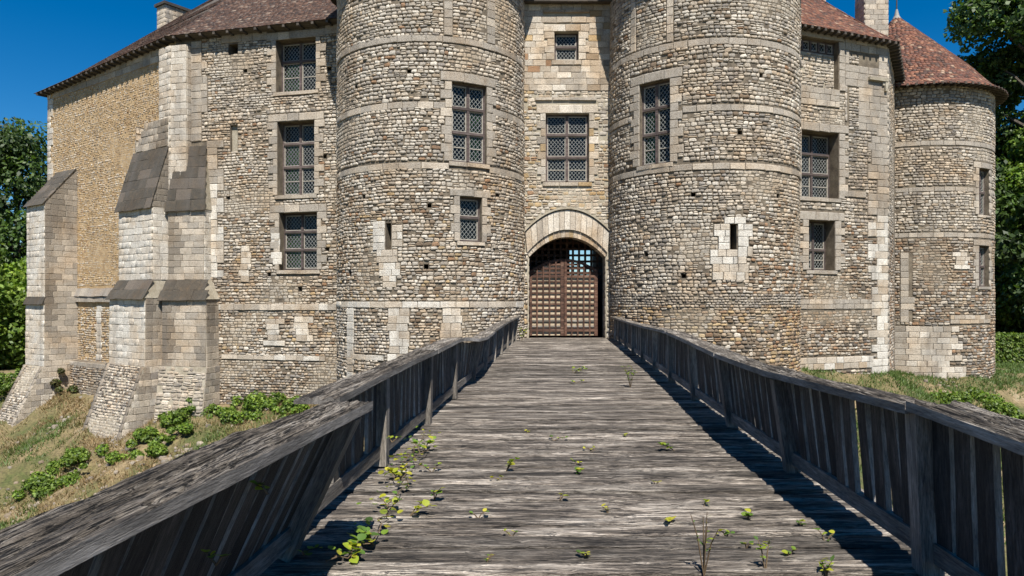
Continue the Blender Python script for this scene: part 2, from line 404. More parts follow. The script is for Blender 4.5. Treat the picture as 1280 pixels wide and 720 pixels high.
def core(surf, us, zs, holes, mat, name, parent, base, recess=.5, inner=None):
    """wall face with rectangular openings and their reveals"""
    us = sorted(set([round(x, 4) for x in us] + [round(x, 4) for h in holes for x in h[:2]]))
    zs = sorted(set([round(x, 4) for x in zs] + [round(x, 4) for h in holes for x in h[2:4]]))
    idx = {}; v = []; f = []
    def vid(u, z):
        k = (u, z)
        if k not in idx: idx[k] = len(v); v.append(surf(u, z)[0])
        return idx[k]
    for i in range(len(us) - 1):
        for j in range(len(zs) - 1):
            uc, zc = (us[i] + us[i + 1]) / 2, (zs[j] + zs[j + 1]) / 2
            if any(h[0] < uc < h[1] and h[2] < zc < h[3] for h in holes): continue
            f.append((vid(us[i], zs[j]), vid(us[i + 1], zs[j]), vid(us[i + 1], zs[j + 1]), vid(us[i], zs[j + 1])))
    for h in holes:
        rc = h[4] if len(h) > 4 else recess
        uc = (h[0] + h[1]) / 2; p, t, up, n = surf(uc, (h[2] + h[3]) / 2)
        hw = (h[1] - h[0]) / 2
        pts = [(h[0], h[2]), (h[1], h[2]), (h[1], h[3]), (h[0], h[3])]
        b = len(v)
        for (u, z) in pts: v.append(surf(u, z)[0])
        for (u, z), sx in zip(pts, (-1, 1, 1, -1)): v.append(Vector((p[0], p[1], 0)) + t * (sx * hw) - n * rc + up * z)
        for i in range(4): f.append((b + i, b + 4 + i, b + 4 + (i + 1) % 4, b + (i + 1) % 4))
    return obj(name, v, f, mat, parent, off=base)

# ------------------------------------------------------------------ windows
def diag_lattice(x0, x1, z0, z1, step, w, y0, y1):
    v = []; f = []
    def bar(a, b):
        d = Vector((b[0] - a[0], b[1] - a[1])); L = d.length
        if L < .03: return
        d /= L; q = Vector((-d[1], d[0])) * w / 2; k = len(v)
        for y in (y0, y1):
            for s, pt in ((1, a), (-1, a), (-1, b), (1, b)): v.append((pt[0] + q[0] * s, y, pt[1] + q[1] * s))
        f.extend([(k, k + 1, k + 2, k + 3), (k + 7, k + 6, k + 5, k + 4), (k, k + 3, k + 7, k + 4), (k + 1, k + 5, k + 6, k + 2)])
    W, H = x1 - x0, z1 - z0; sl = 1.15
    for sgn in (1, -1):
        c = -H / sl
        while c < W:
            xa, xb = max(0, c), min(W, c + H / sl); za, zb = (xa - c) * sl, (xb - c) * sl
            if sgn == 1: bar((x0 + xa, z0 + za), (x0 + xb, z0 + zb))
            else: bar((x1 - xa, z0 + za), (x1 - xb, z0 + zb))
            c += step
    return v, f
def window(parent, base, surf, u0, u1, z0, z1, recess=.42, rows=(.36, .32, .32), cols=2, bars=(0,), tree_reflection=(), label=None, step=.15, skew=0.):
    uc = (u0 + u1) / 2; p, t, up, n = surf(uc, z0)
    w = u1 - u0; h = z1 - z0
    m = frame(Vector(p) - n * (recess - .1) - Vector(base), t, -n, up)
    lst = [(-w / 2 + .002, -w / 2 + .07, 0, .09, .002, h - .002), (w / 2 - .07, w / 2 - .002, 0, .09, .002, h - .002), (-w / 2 + .07, w / 2 - .07, .003, .09, .002, .07), (-w / 2 + .07, w / 2 - .07, .003, .09, h - .07, h - .002)]
    mw = .10
    xs = [-w / 2 + .07] + [(-w / 2 + w * k / cols) for k in range(1, cols)] + [w / 2 - .07]
    for k in range(1, cols): lst.append((xs[k] - mw / 2, xs[k] + mw / 2, -.04, .08, .07, h - .07))
    zz = [0]
    for r in rows: zz.append(zz[-1] + r)
    zz = [q / zz[-1] * h for q in zz]
    for q in zz[1:-1]: lst.append((-w / 2 + .07, w / 2 - .07, -.05, .075, q - .045, q + .045))
    v, f = boxes(lst)
    wo = obj('window', v, f, M_WINWOOD, parent, m)
    if label: wo['label'] = label
    for c in range(cols):
        for r in range(len(rows)):
            xa = xs[c] + (mw / 2 if c else 0); xb = xs[c + 1] - (mw / 2 if c < cols - 1 else 0)
            za = zz[r] + (.045 if r else .07); zb = zz[r + 1] - (.045 if r < len(rows) - 1 else .07)
            s = .035
            sl = [(xa, xa + s, .012, .06, za, zb), (xb - s, xb, .012, .06, za, zb), (xa + s, xb - s, .012, .06, za, za + s), (xa + s, xb - s, .012, .06, zb - s, zb)]
            if r in bars: sl.append((xa + s, xb - s, .012, .06, (za + zb) / 2 - .015, (za + zb) / 2 + .015))
            v, f = boxes(sl); obj('sash', v, f, M_SASH, wo)
            v, f = diag_lattice(xa + s, xb - s, za + s, zb - s, step, .0125, .03, .042); obj('leading', v, f, M_LEAD, wo)
            a = random.uniform(-.012, .012)
            v = [(xa + s, .05 + a, za + s), (xb - s, .05 - a, za + s), (xb - s, .05 - a + .01, zb - s), (xa + s, .05 + a + .01, zb - s)]
            obj('pane', v, [(0, 1, 2, 3)], M_GLASS, wo)
            if (c, r) in tree_reflection:  # wavy green sheet added behind the pane to imitate reflected trees
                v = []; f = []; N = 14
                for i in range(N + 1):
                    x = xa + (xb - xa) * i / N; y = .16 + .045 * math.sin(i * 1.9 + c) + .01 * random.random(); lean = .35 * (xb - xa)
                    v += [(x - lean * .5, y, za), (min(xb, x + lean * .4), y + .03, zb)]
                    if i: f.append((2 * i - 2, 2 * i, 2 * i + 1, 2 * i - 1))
                obj('tree_reflection', v, f, M_TREE_REFLECTION, wo)
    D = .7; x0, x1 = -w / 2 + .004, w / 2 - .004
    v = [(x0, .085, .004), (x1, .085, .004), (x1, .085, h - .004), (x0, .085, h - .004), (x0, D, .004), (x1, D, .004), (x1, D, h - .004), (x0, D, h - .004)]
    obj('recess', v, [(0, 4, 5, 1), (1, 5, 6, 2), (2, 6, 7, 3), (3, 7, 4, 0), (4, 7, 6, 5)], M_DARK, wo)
    return wo
def surround(P, surf, u0, u1, z0, z1, colf, jw=(.22, .42), lint=.3, sill=.16, ch=.3, excl=None):
    """dressed stone jambs, lintel and sill round an opening; returns the rectangles they fill"""
    ex = [(u0 - .02, u1 + .02, z0, z1)]
    ashlar(P, surf, u0 - jw[1], u1 + jw[1], z1 + .005, z1 + lint, colf, ch=lint, w=(.5, .9)); ex.append((u0 - jw[1], u1 + jw[1], z1, z1 + lint))
    ashlar(P, surf, u0 - .12, u1 + .12, z0 - sill, z0 - .005, colf, ch=sill, w=(.6, 1.), dep=(.05, .07)); ex.append((u0 - .12, u1 + .12, z0 - sill, z0))
    nr = max(1, round((z1 - z0) / ch)); hh = (z1 - z0) / nr
    for r in range(nr):
        for sd_ in (-1, 1):
            ww = jw[r % 2] * random.uniform(.9, 1.1)
            a, b = (u0 - ww, u0 - .003) if sd_ < 0 else (u1 + .003, u1 + ww)
            p, t, up, n = surf((a + b) / 2, z0 + (r + .5) * hh)
            P.add(ASH, p, t, up, n, b - a - .006, hh - .012, random.uniform(.04, .052), colf(0, 0))
            ex.append((a, b, z0 + r * hh, z0 + (r + 1) * hh))
    return ex
def patch(P, surf, uc, z0, z1, colf, w=(.35, .8), ch=.24):
    """irregular repair of squared blocks; returns rectangles"""
    ex = []; nr = max(1, round((z1 - z0) / ch)); hh = (z1 - z0) / nr
    for r in range(nr):
        a = uc - random.uniform(*w) * .6; b = uc + random.uniform(*w) * .6
        ashlar(P, surf, a, b, z0 + r * hh, z0 + (r + 1) * hh, colf, ch=hh, w=(.3, .5)); ex.append((a, b, z0 + r * hh, z0 + (r + 1) * hh))
    return ex
def slit(P, parent, base, surf, u, z0, z1, w=.2):
    return (u - w / 2, u + w / 2, z0, z1, .55)
ASHC = lambda u=0, z=0: jit(tone('cream', .10, 'grey', .5), .92)
GREYC = lambda u=0, z=0: tone('grey', .10, 'cream', .15)
WHITEC = lambda u=0, z=0: tone('white', .12, 'cream', .35)

# ------------------------------------------------------------------ terrain
CA = (-24.0, 37.24); CB = (-14.19, 30.4)
LINE = [(-400, 140), (-60, 62), (-24, 36.6), (-14.4, 29.9), (-7, 28.5), (-5.5, 25.7), (-3.1, 24.6), (-.5, 26), (1, 28), (4, 28), (5.2, 25.7), (7.4, 24.6), (9.8, 25.8), (11.5, 28.5), (15.8, 30.1), (18, 33.4), (21, 33.7), (24, 35.5), (30, 37.5), (60, 46), (400, 120)]
LX = np.array([p[0] for p in LINE], float); LY = np.array([p[1] for p in LINE], float)
def ground_z(x, y):
    x = np.asarray(x, float); y = np.asarray(y, float)
    d = (np.interp(x, LX, LY) - y) * np.interp(x, [-30, -12, 12, 30], [.82, .96, .96, .9])
    top = np.interp(x, [-40, -24, -14, -7, 7, 11, 15, 22, 40], [-2.7, -2.95, -3.0, -2.45, -1.6, -1.25, -1.7, -2.25, -2.3])
    s = np.interp(x, [-10, 10, 25], [.52, .5, .36])
    moat = np.maximum(top - s * np.maximum(d, 0), -6.2)
    near = -.12 + .0 * x - .75 * np.maximum(y + 1.5, 0)              # the bank the bridge starts from
    h = np.maximum(moat, near)
    h = np.minimum(h, np.where(y < 15, np.maximum(near, -6.2), 99))
    ins = np.clip((d + .6) / 1.2, 0, 1)
    rough = (fbm(x * .7, y * .7, 5, 4) - .5) * .9 + (fbm(x * 3, y * 3, 9, 3) - .5) * .22
    return h + rough * (.25 + .75 * ins) * np.where((np.abs(x - 1.8) < 3) & (y < 3), .15, 1)
def terrain():
    def axis(lo, hi, core_lo, core_hi, step):
        a = list(np.arange(core_lo, core_hi + 1e-6, step)); k = step
        x = core_hi
        while x < hi: k *= 1.35; x += k; a.append(min(x, hi))
        x = core_lo; k = step
        while x > lo: k *= 1.35; x -= k; a.insert(0, max(x, lo))
        return np.array(a)
    xs = axis(-900, 900, -34, 40, .36); ys = axis(-500, 1800, -4, 48, .36)
    X, Y = np.meshgrid(xs, ys); Z = ground_z(X, Y)
    nx, ny = len(xs), len(ys)
    i, j = np.meshgrid(np.arange(nx - 1), np.arange(ny - 1)); a = (j * nx + i).ravel()
    L = np.c_[a, a + 1, a + nx + 1, a + nx].ravel()
    me = big_mesh('ground', np.c_[X.ravel(), Y.ravel(), Z.ravel()], L, np.arange(len(a)) * 4, np.full(len(a), 4), M_GROUND, None, True)
    prop(link('ground', me), 'dry grassy moat bank falling away below the castle walls', None, None, 'structure')
terrain()

# ------------------------------------------------------------------ roofs
def tile_plane(P, surf, wid, ln, colf, ex=.14, tw=.2, ulim=None, sag=None):
    """courses of flat tiles; surf(u, w)"""
    w = 0
    while w < ln:
        a, b = ulim(w) if ulim else (0, wid)
        u = a - random.uniform(0, tw)
        while u < b:
            ww = tw * random.uniform(.85, 1.15)
            uc = min(max(u + ww / 2, a + .02), b - .02)
            p, t, up, n = surf(uc, w + ex * .8)
            P.add(SLAB, p, t, up, n, ww - .006, ex * 1.75, .02, colf(uc, w), random.uniform(-.025, .025), -.085 + random.uniform(-.02, .02))
            u += ww
        w += ex
def cone_roof(parent, base, c, r0, z0, z1, colf, mat, ex=.15, tw=.2, arc=(-math.pi, math.pi), tiles=True, name='roof'):
    prof = []; N = 10
    for i in range(N + 1):
        q = i / N; r = r0 * (1 - q); z = z0 + (z1 - z0) * q
        z -= .35 * math.exp(-((q - .12) / .12) ** 2) * (0.55)      # bell-cast at the eaves
        prof.append((r, z))
    v = []; f = []; S = 40
    for r, z in prof:
        for k in range(S):
            a = 2 * math.pi * k / S; v.append((c[0] + max(r, .02) * math.sin(a), c[1] - max(r, .02) * math.cos(a), z))
    for i in range(N):
        for k in range(S): f.append((i * S + k, i * S + (k + 1) % S, (i + 1) * S + (k + 1) % S, (i + 1) * S + k))
    b = len(v)                                              # soffit
    for k in range(S):
        a = 2 * math.pi * k / S; v.append((c[0] + (r0 - .65) * math.sin(a), c[1] - (r0 - .65) * math.cos(a), z0 + .12))
    for k in range(S): f.append((k, b + k, b + (k + 1) % S, (k + 1) % S))
    ro = obj(name, v, f, M_RAFTER, parent, off=base)
    if not tiles: return ro
    P = Pieces(); s = 0
    L = math.hypot(r0, z1 - z0)
    while s < L - .12:
        q = (s + ex) / L * N; i = min(N - 1, int(q)); g = q - i
        r = prof[i][0] * (1 - g) + prof[i + 1][0] * g; z = prof[i][1] * (1 - g) + prof[i + 1][1] * g
        dr, dz = prof[i + 1][0] - prof[i][0], prof[i + 1][1] - prof[i][1]
        if r > .08:
            n_t = max(5, int(abs(arc[1] - arc[0]) * r / tw)); of = random.random()
            for k in range(n_t):
                a = arc[0] + (arc[1] - arc[0]) * (k + of) / n_t
                t = Vector((math.cos(a), math.sin(a), 0)); w = Vector((math.sin(a) * dr, -math.cos(a) * dr, dz)).normalized(); n = t.cross(w)
                P.add(SLAB, (c[0] + r * math.sin(a), c[1] - r * math.cos(a), z + .012), t, w, n, tw * random.uniform(.85, 1.02), ex * 1.75, .02, colf(a * r, s), random.uniform(-.03, .03), -.085 + random.uniform(-.02, .02))
        s += ex
    P.finish(ro, base, 0, joined='roof_tile', mat=mat)
    return ro
def red_tile(u, w):
    return jit(random.choices([(.20, .085, .052), (.15, .066, .045), (.26, .125, .075), (.095, .055, .042), (.36, .25, .17)], [4, 4, 2, 2.4, .6])[0], random.uniform(.75, 1.2))
def dark_tile(u, w):
    return jit(random.choices([(.095, .050, .033), (.07, .042, .032), (.13, .078, .054), (.22, .17, .13)], [4, 4, 2, .5])[0], random.uniform(.75, 1.25))

# ------------------------------------------------------------------ round gate towers
TL = (-3.13, 28.2); TR = (7.4, 28.2); TF = (20.25, 37.9)
def putlogs(*c): return [(u - random.uniform(.06, .1), u + random.uniform(.06, .1), z - .07, z + random.uniform(.06, .1)) for u, z in c]
PUT_L = putlogs((-2.2, 5.1), (.3, 4.7), (-.4, 9.3), (-2.6, 9.0), (2.9, 5.2), (-3.0, 2.4), (.2, 2.6)); PUT_R = putlogs((-1.2, 5.1), (1.2, 9.2), (-2.9, 3.1), (2.0, 5.1), (2.6, 2.7), (-1.5, 2.3), (.4, 7.2))
PUT_F = putlogs((3.3, 10.9), (7.0, 3.5), (7.1, 10.7), (4.4, 2.5), (6.95, 3.1), (2.5, 5.7), (6.9, 7.2), (5.8, 1.9))
def tower_left():
    r = 3.6; S = cyl(TL, r); base = (TL[0], TL[1], -2.6)
    root = empty('round_tower', base, 'round stone gate tower left of the gateway, two windows facing the gate', 'tower', 'round towers of the castle')
    P = Pieces()
    D = R(1) * r
    holes = [(1.08, 2.40, 6.24, 8.98), (1.36, 2.2, 3.5, 5.05), (-1.24, -1.04, 3.2, 4.12, .6)] + PUT_L
    us = list(np.linspace(-math.pi * r, math.pi * r, 97)); zs = [-3.2, 1, 5, 9, 13.1]
    core(S, us, zs, holes, M_MORTAR, 'wall', root, base, .34)
    ex = []
    ex += surround(P, S, 1.08, 2.40, 6.24, 8.98, GREYC, (.26, .40), .34, .16)
    ex += surround(P, S, 1.36, 2.2, 3.5, 5.05, ASHC, (.2, .36), .24, .14)
    ex += [(-1.26, -1.02, 3.2, 4.12)] + PUT_L
    for z0, z1, c in ((10.3, 10.52, GREYC), (8.02, 8.25, GREYC), (5.95, 6.17, ASHC), (1.2, 1.42, WHITEC)):
        xs = [e for e in ex if e[0] > .5 and z1 > e[2] and z0 < e[3]]
        ashlar(P, S, -R(100) * r, R(82) * r, z0, z1, c, ch=.22, w=(.45, .8), dep=(.03, .042), excl=ex)
        ex.append((-R(100) * r, R(82) * r, z0, z1))
    # blocked upper window: pale jamb strips and infill
    for a, b in ((.80, 1.10), (2.42, 2.78)):
        ashlar(P, S, a, b, 10.55, 13.2, ASHC, ch=.3, w=(.3, .5)); ex.append((a, b, 10.53, 13.2))
    # pale repair under the arrow slit and the ashlar chains of the base
    for z0, z1, a, b in ((3.2, 4.2, -1.75, -1.27), (3.3, 4.05, -1.0, -.62), (2.75, 3.2, -1.6, -.8), (2.3, 2.75, -1.5, -.7), (1.9, 2.3, -1.35, -.85)):
        ashlar(P, S, a, b, z0, z1, WHITEC, ch=.24, w=(.3, .5)); ex.append((a, b, z0, z1))
    for uc, z0, w in ((-2.95, -1.6, (.3, .45)), (-.75, -.9, (.5, .75)), (1.06, -.6, (.5, .7))):
        ex += patch(P, S, uc, z0, 1.19, WHITEC, w, .26)
    ashlar(P, S, -3.3, -1.3, -.62, -.44, WHITEC, ch=.18, w=(.4, .7)); ex.append((-3.3, -1.3, -.62, -.44))
    def colf(u, z):
        s = n1(u * .6, z * .6, 3) * 1.6
        if z > 6.1: return pick('cream', 3, 'pale', 2.4, 'grey', 2.2, 'buff', .7 + s, 'rust', .25, 'flint', .6)
        if z > 1.3: return pick('cream', 3, 'buff', 1.5 + s, 'pale', 1.8, 'grey', 1.4, 'rust', .4 + s * .6, 'brown', 1. + s, 'ochre', .3 + s * .5)
        return pick('cream', 3, 'flint', 1.2, 'brown', .7 + s, 'buff', 1.2, 'pale', 2.6, 'grey', 1)
    rubble(P, S, -R(108) * r, R(92) * r, -2.9, 1.2, ex, colf, (.08, .13), (.1, .26), (.025, .05))
    rubble(P, S, -R(108) * r, R(92) * r, 1.2, 6.0, ex, colf, (.095, .155), (.11, .28))
    rubble(P, S, -R(108) * r, R(92) * r, 6.0, 14.0, ex, colf, (.10, .165), (.11, .28), (.028, .055))
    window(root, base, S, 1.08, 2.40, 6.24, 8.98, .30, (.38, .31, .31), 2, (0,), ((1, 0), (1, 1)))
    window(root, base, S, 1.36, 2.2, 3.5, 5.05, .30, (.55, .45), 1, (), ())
    slot_back(root, base, S, -1.14, 3.2, 4.12)
    P.finish(root, base)
    cone_roof(root, base, TL, r + .52, 13.45, 19.2, red_tile, M_TILE_DARK, ex=.25, tw=.3)
def slot_back(root, base, S, u, z0, z1):
    p, t, up, n = S(u, z0); h = z1 - z0
    obj('arrow_slit', [(-.12, 0, 0), (.12, 0, 0), (.12, 0, h), (-.12, 0, h)], [(0, 1, 2, 3)], M_DARK, root, frame(Vector(p) - n * .5 - Vector(base), t, -n, up))
def tower_right():
    r = 3.6; S = cyl(TR, r); base = (TR[0], TR[1], -2.6)
    root = empty('round_tower', base, 'round stone gate tower right of the gateway, browner towards its foot', 'tower', 'round towers of the castle')
    P = Pieces()
    holes = [(-3.2, -1.98, 6.28, 9.2), (.06, .28, 3.2, 4.07, .6)] + PUT_R
    core(S, list(np.linspace(-math.pi * r, math.pi * r, 97)), [-3.2, 1, 5, 9, 14.1], holes, M_MORTAR, 'wall', root, base, .34)
    ex = surround(P, S, -3.2, -1.98, 6.28, 9.2, GREYC, (.28, .44), .34, .16) + [(.04, .30, 3.2, 4.07)] + PUT_R
    for z0, z1 in ((10.2, 10.43), (7.94, 8.16), (5.94, 6.16)):
        ashlar(P, S, -R(88) * r, R(100) * r, z0, z1, GREYC, ch=.22, w=(.45, .8), dep=(.03, .042), excl=ex); ex.append((-R(88) * r, R(100) * r, z0, z1))
    for a, b in ((-3.62, -3.38), (-2.1, -1.86)):
        ashlar(P, S, a, b, 10.46, 13.2, ASHC, ch=.3, w=(.3, .5)); ex.append((a, b, 10.44, 13.2))
    for z0, z1, a, b in ((4.07, 4.3, -.15, .6), (3.65, 4.07, .31, .85), (3.3, 3.65, .31, .7), (3.65, 4.07, -.5, .03), (3.2, 3.65, -.35, .03), (2.95, 3.3, .31, .85), (2.7, 3.2, -.62, .30), (2.7, 2.95, .31, .62), (2.15, 2.7, -.55, .7)):
        ashlar(P, S, a, b, z0, z1, WHITEC, ch=.24, w=(.28, .5)); ex.append((a, b, z0, z1))
    def colf(u, z):
        s = n1(u * .6, z * .6, 8) * 1.5; br = max(0, (5 - z) / 5) * max(0, .5 + u * .4) * 3.4
        if z < 1.25: w = 1 + max(0, u) * .8; return pick('buff', 2 * w, 'ochre', (1.4 + s) * w, 'brown', (2 + s) * w, 'cream', 1.5, 'rust', (.7 + s * .6) * w, 'flint', .5, 'pale', .5, 'dark', .3 * w)
        if z < 1.7: return pick('grey', 3, 'flint', 2, 'cream', 1.5)
        return pick('cream', 3, 'pale', 2.4, 'grey', 2.2, 'flint', .8, 'buff', .7 + s * .5 + br, 'rust', .1 + br * .55, 'brown', .3 + br)
    rubble(P, S, -R(92) * r, R(108) * r, -2.9, 1.2, ex, colf, (.09, .15), (.12, .28), (.03, .055))
    rubble(P, S, -R(92) * r, R(108) * r, 1.2, 1.68, ex, colf, (.08, .12), (.09, .2), (.03, .05))
    rubble(P, S, -R(92) * r, R(108) * r, 1.68, 6.0, ex, colf, (.095, .155), (.11, .28))
    rubble(P, S, -R(92) * r, R(108) * r, 6.0, 14.0, ex, colf, (.10, .165), (.11, .28), (.028, .055))
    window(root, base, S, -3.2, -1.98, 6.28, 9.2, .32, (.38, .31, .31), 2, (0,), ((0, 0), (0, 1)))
    slot_back(root, base, S, .17, 3.2, 4.07)
    P.finish(root, base)
    cone_roof(root, base, TR, r + .52, 13.45, 19.2, red_tile, M_TILE_DARK, ex=.25, tw=.3)
def tower_far():
    r = 4.27; S = cyl(TF, r); base = (TF[0], TF[1], -2.6)
    root = empty('round_tower', base, 'low round corner tower with red tiled conical roof at the far right', 'tower', 'round towers of the castle')
    P = Pieces()
    holes = [(1.85, 2.81, 5.5, 7.7), (1.85, 2.81, 2.1, 4.03)]
    core(S, list(np.linspace(-math.pi * r, math.pi * r, 97)), [-3.2, 1, 5, 9, 11.7], holes, M_MORTAR, 'wall', root, base, .34)
    ex = []
    for h in holes: ex += surround(P, S, *h, GREYC, (.24, .38), .28, .14)
    for z0, z1 in ((8.7, 8.92), (6.55, 6.75), (4.4, 4.62)):
        ashlar(P, S, -R(35) * r, R(85) * r, z0, z1, GREYC, ch=.22, w=(.35, .7), dep=(.015, .03), excl=ex); ex.append((-R(35) * r, R(85) * r, z0, z1))
    ashlar(P, S, .2, 2.9, .35, .75, lambda u, z: pick('cream', 2, 'buff', 2, 'grey', 1), ch=.2, w=(.35, .6)); ex.append((.2, 2.9, .35, .75))
    ex += patch(P, S, .8, 2.9, 3.7, WHITEC, (.4, .9), .2)
    for i, z in enumerate(np.arange(-2.2, .2, .27)):
        a, b = -2.2, .2 + .9 * random.uniform(-.6, .5) - .25 * z
        if b > 1.7: b = 1.5
        ashlar(P, S, a, b, z, z + .27, lambda u, z: soot(tone('cream', .12, 'pale', .3), u, z), ch=.27, w=(.35, .65)); ex.append((a, b, z, z + .27))
    for z in np.arange(.4, 3.6, .3):
        ashlar(P, S, -1.95, -1.95 + random.choice((.35, .6)), z, z + .3, ASHC, ch=.3, w=(.6, .7)); ex.append((-1.95, -1.45, z, z + .3))
    def colf(u, z):
        s = n1(u * .6, z * .6, 18) * 1.5
        if z > 4.6: return pick('grey', 3, 'cream', 3, 'pale', 1.2, 'flint', 1, 'buff', .8)
        return pick('buff', 1.6, 'brown', 2.4 + s, 'rust', .8 + s * .7, 'cream', 1.7, 'grey', .9, 'flint', 1, 'dark', .6)
    rubble(P, S, -R(38) * r, R(88) * r, -2.9, 11.5, ex, colf, (.10, .165), (.13, .32))
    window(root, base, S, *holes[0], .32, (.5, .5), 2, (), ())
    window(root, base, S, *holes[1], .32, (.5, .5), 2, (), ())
    P.finish(root, base)
    ro = cone_roof(root, base, TF, r + .55, 11.5, 16.4, red_tile, M_TILE_RED, ex=.14, tw=.19, arc=(-1.5, 1.9))
    for k in range(34):
        a = -.7 + 2.5 * k / 33; p = Vector((TF[0] + (r + .2) * math.sin(a), TF[1] - (r + .2) * math.cos(a), 11.47)) - Vector(base)
        v, f = boxes([(-.05, .05, -.36, .30, -.05, .06)])
        obj('rafter', v, f, M_RAFTER, ro, Matrix.Translation(p) @ Matrix.Rotation(a, 4, 'Z'))
    v, f = tube([(TF[0], TF[1], 16.2), (TF[0], TF[1], 16.4), (TF[0], TF[1], 16.75)], [.24, .13, .05], 12)
    fo = obj('finial', v, f, M_ZINC, root, off=base)
    v, f = tube([(TF[0], TF[1], 16.7), (TF[0], TF[1], 19.5)], [.035, .02], 6); obj('lightning_rod', v, f, M_IRON, fo, off=base)
tower_left(); tower_right(); tower_far()

# ------------------------------------------------------------------ gatehouse wall
def arch_z(s, zs, rise): return zs + rise * (1 - abs(s) ** 2.05)
def gatehouse():
    Y = 28.0; xl, xr = .1, 4.25; base = (2.15, Y, 0)
    root = empty('gatehouse', base, 'narrow pale gatehouse front between the twin towers, with arched gateway and two windows', 'gatehouse')
    S = planar((0, Y), (1, 0), (0, -1)); P = Pieces()
    XC = 2.145; HW = 1.495
    G1 = (1.65, 2.58, 10.8, 11.9); G2 = (1.31, 2.99, 6.05, 8.72)
    # face: rectangular grid above the arch, columns round it
    core(S, [xl, xr], [5.2, 9, 13.3], [G1, G2], M_PALE, 'wall', root, base, .34)
    v = []; f = []
    xs = np.linspace(XC - HW, XC + HW, 25)
    for q in ((xl, XC - HW), (XC + HW, xr)):
        b = len(v); v += [(q[0], Y, -3), (q[1], Y, -3), (q[1], Y, 5.2), (q[0], Y, 5.2)]; f.append((b, b + 1, b + 2, b + 3))
    b = len(v)
    for x in xs:
        z = arch_z((x - XC) / HW, 3.16, .78); v += [(x, Y, z), (x, Y, 5.2), (x, Y + 1.0, z)]
    for i in range(24):
        a = b + 3 * i; f += [(a, a + 3, a + 4, a + 1), (a, a + 2, a + 5, a + 3)]
    for x, sgn in ((XC - HW, 1), (XC + HW, -1)):
        b = len(v); v += [(x, Y, -1), (x, Y + 1.0, -1), (x, Y + 1.0, 3.16), (x, Y, 3.16)]; f.append((b, b + 1, b + 2, b + 3) if sgn > 0 else (b + 3, b + 2, b + 1, b))
    b = len(v); v += [(XC - HW, Y, -.6), (XC + HW, Y, -.6), (XC + HW, Y, -3), (XC - HW, Y, -3)]; f.append((b, b + 3, b + 2, b + 1))
    obj('arch_wall', v, f, M_PALE, root, off=base)
    # vault and passage behind, open to the yard at the back on the right
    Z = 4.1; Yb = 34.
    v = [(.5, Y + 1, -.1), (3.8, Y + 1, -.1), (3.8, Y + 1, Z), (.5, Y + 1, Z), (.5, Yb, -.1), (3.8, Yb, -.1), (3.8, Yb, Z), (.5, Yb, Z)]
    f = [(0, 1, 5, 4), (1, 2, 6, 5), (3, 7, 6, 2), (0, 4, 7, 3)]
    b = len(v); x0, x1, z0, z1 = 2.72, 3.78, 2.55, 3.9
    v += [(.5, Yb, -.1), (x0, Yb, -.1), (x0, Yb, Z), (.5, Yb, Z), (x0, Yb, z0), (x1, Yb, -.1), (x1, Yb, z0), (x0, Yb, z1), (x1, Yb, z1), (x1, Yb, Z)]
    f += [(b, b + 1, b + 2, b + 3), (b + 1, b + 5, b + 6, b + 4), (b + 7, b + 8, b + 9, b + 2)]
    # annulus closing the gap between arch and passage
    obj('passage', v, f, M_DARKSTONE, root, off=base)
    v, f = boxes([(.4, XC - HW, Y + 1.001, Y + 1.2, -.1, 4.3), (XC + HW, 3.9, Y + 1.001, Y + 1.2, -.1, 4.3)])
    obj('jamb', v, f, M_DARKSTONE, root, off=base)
    # voussoirs: outer ring on the face, inner ring a step behind it
    def ring(n, HW0, zs0, r0, HW1, zs1, r1, y0, y1, cols, ssub=3):
        for k in range(n):
            a = -1 + 2 * k / n + .004; c = -1 + 2 * (k + 1) / n - .004; v = []; q = ssub
            for i in range(q + 1):
                s = a + (c - a) * i / q
                xi, zi = XC + s * HW0, arch_z(s, zs0, r0); xo, zo = XC + s * HW1, arch_z(s, zs1, r1)
                v += [(xi, y0, zi), (xo, y0, zo), (xi, y1, zi), (xo, y1, zo)]
            f = []
            for i in range(q):
                b = 4 * i; f += [(b, b + 4, b + 5, b + 1), (b + 1, b + 5, b + 7, b + 3), (b, b + 2, b + 6, b + 4)]
            f += [(0, 1, 3, 2), (4 * q, 4 * q + 2, 4 * q + 3, 4 * q + 1)]
            o = obj('voussoir', v, f, M_STONE_S, root, off=base); o.color = (*cols(), 1)
    ring(15, 1.56, 3.30, .90, 1.63, 4.06, .88, Y - .10, Y + .15, lambda: tone('pale', .12, 'cream', .4))
    ring(19, HW - .02, 3.15, .765, 1.56, 3.285, .885, Y - .03, Y + .75, lambda: pick('cream', 2, 'buff', 2.5, 'ochre', 1.0))
    v = []; f = []; N = 30                                  # hood mould
    for i in range(N + 1):
        s = -1 + 2 * i / N; x = XC + s * 1.67; z = arch_z(s, 4.09, .89)
        v += [(x, Y - .02, z), (x, Y - .16, z + .01), (x, Y - .16, z + .06), (x, Y - .02, z + .09)]
        if i:
            b = 4 * (i - 1); f += [(b, b + 4, b + 5, b + 1), (b + 1, b + 5, b + 6, b + 2), (b + 2, b + 6, b + 7, b + 3)]
    obj('hood_mould', v, f, M_PALE, root, off=base)
    warm = lambda u=0, z=0: pick('cream', 4, 'pale', 3, 'ochre', .35 + (2.4 if u < .95 and z < 10 else 0) + max(0, 1.6 - abs(z - 5.2)), 'buff', .8, 'grey', .9 if u > 2 else .4, 'rust', .1 + (.8 if u < .9 and z < 10 else 0))
    ex = [(XC - 1.72, XC + 1.72, -1, 4.1)]
    for z in np.arange(4.1, 5.0, .08):
        q = max(0, min(1, (1 - (z - 4.1) / .92))) ** .5; ex.append((XC - 1.68 * q - .05, XC + 1.68 * q + .05, z, z + .08))
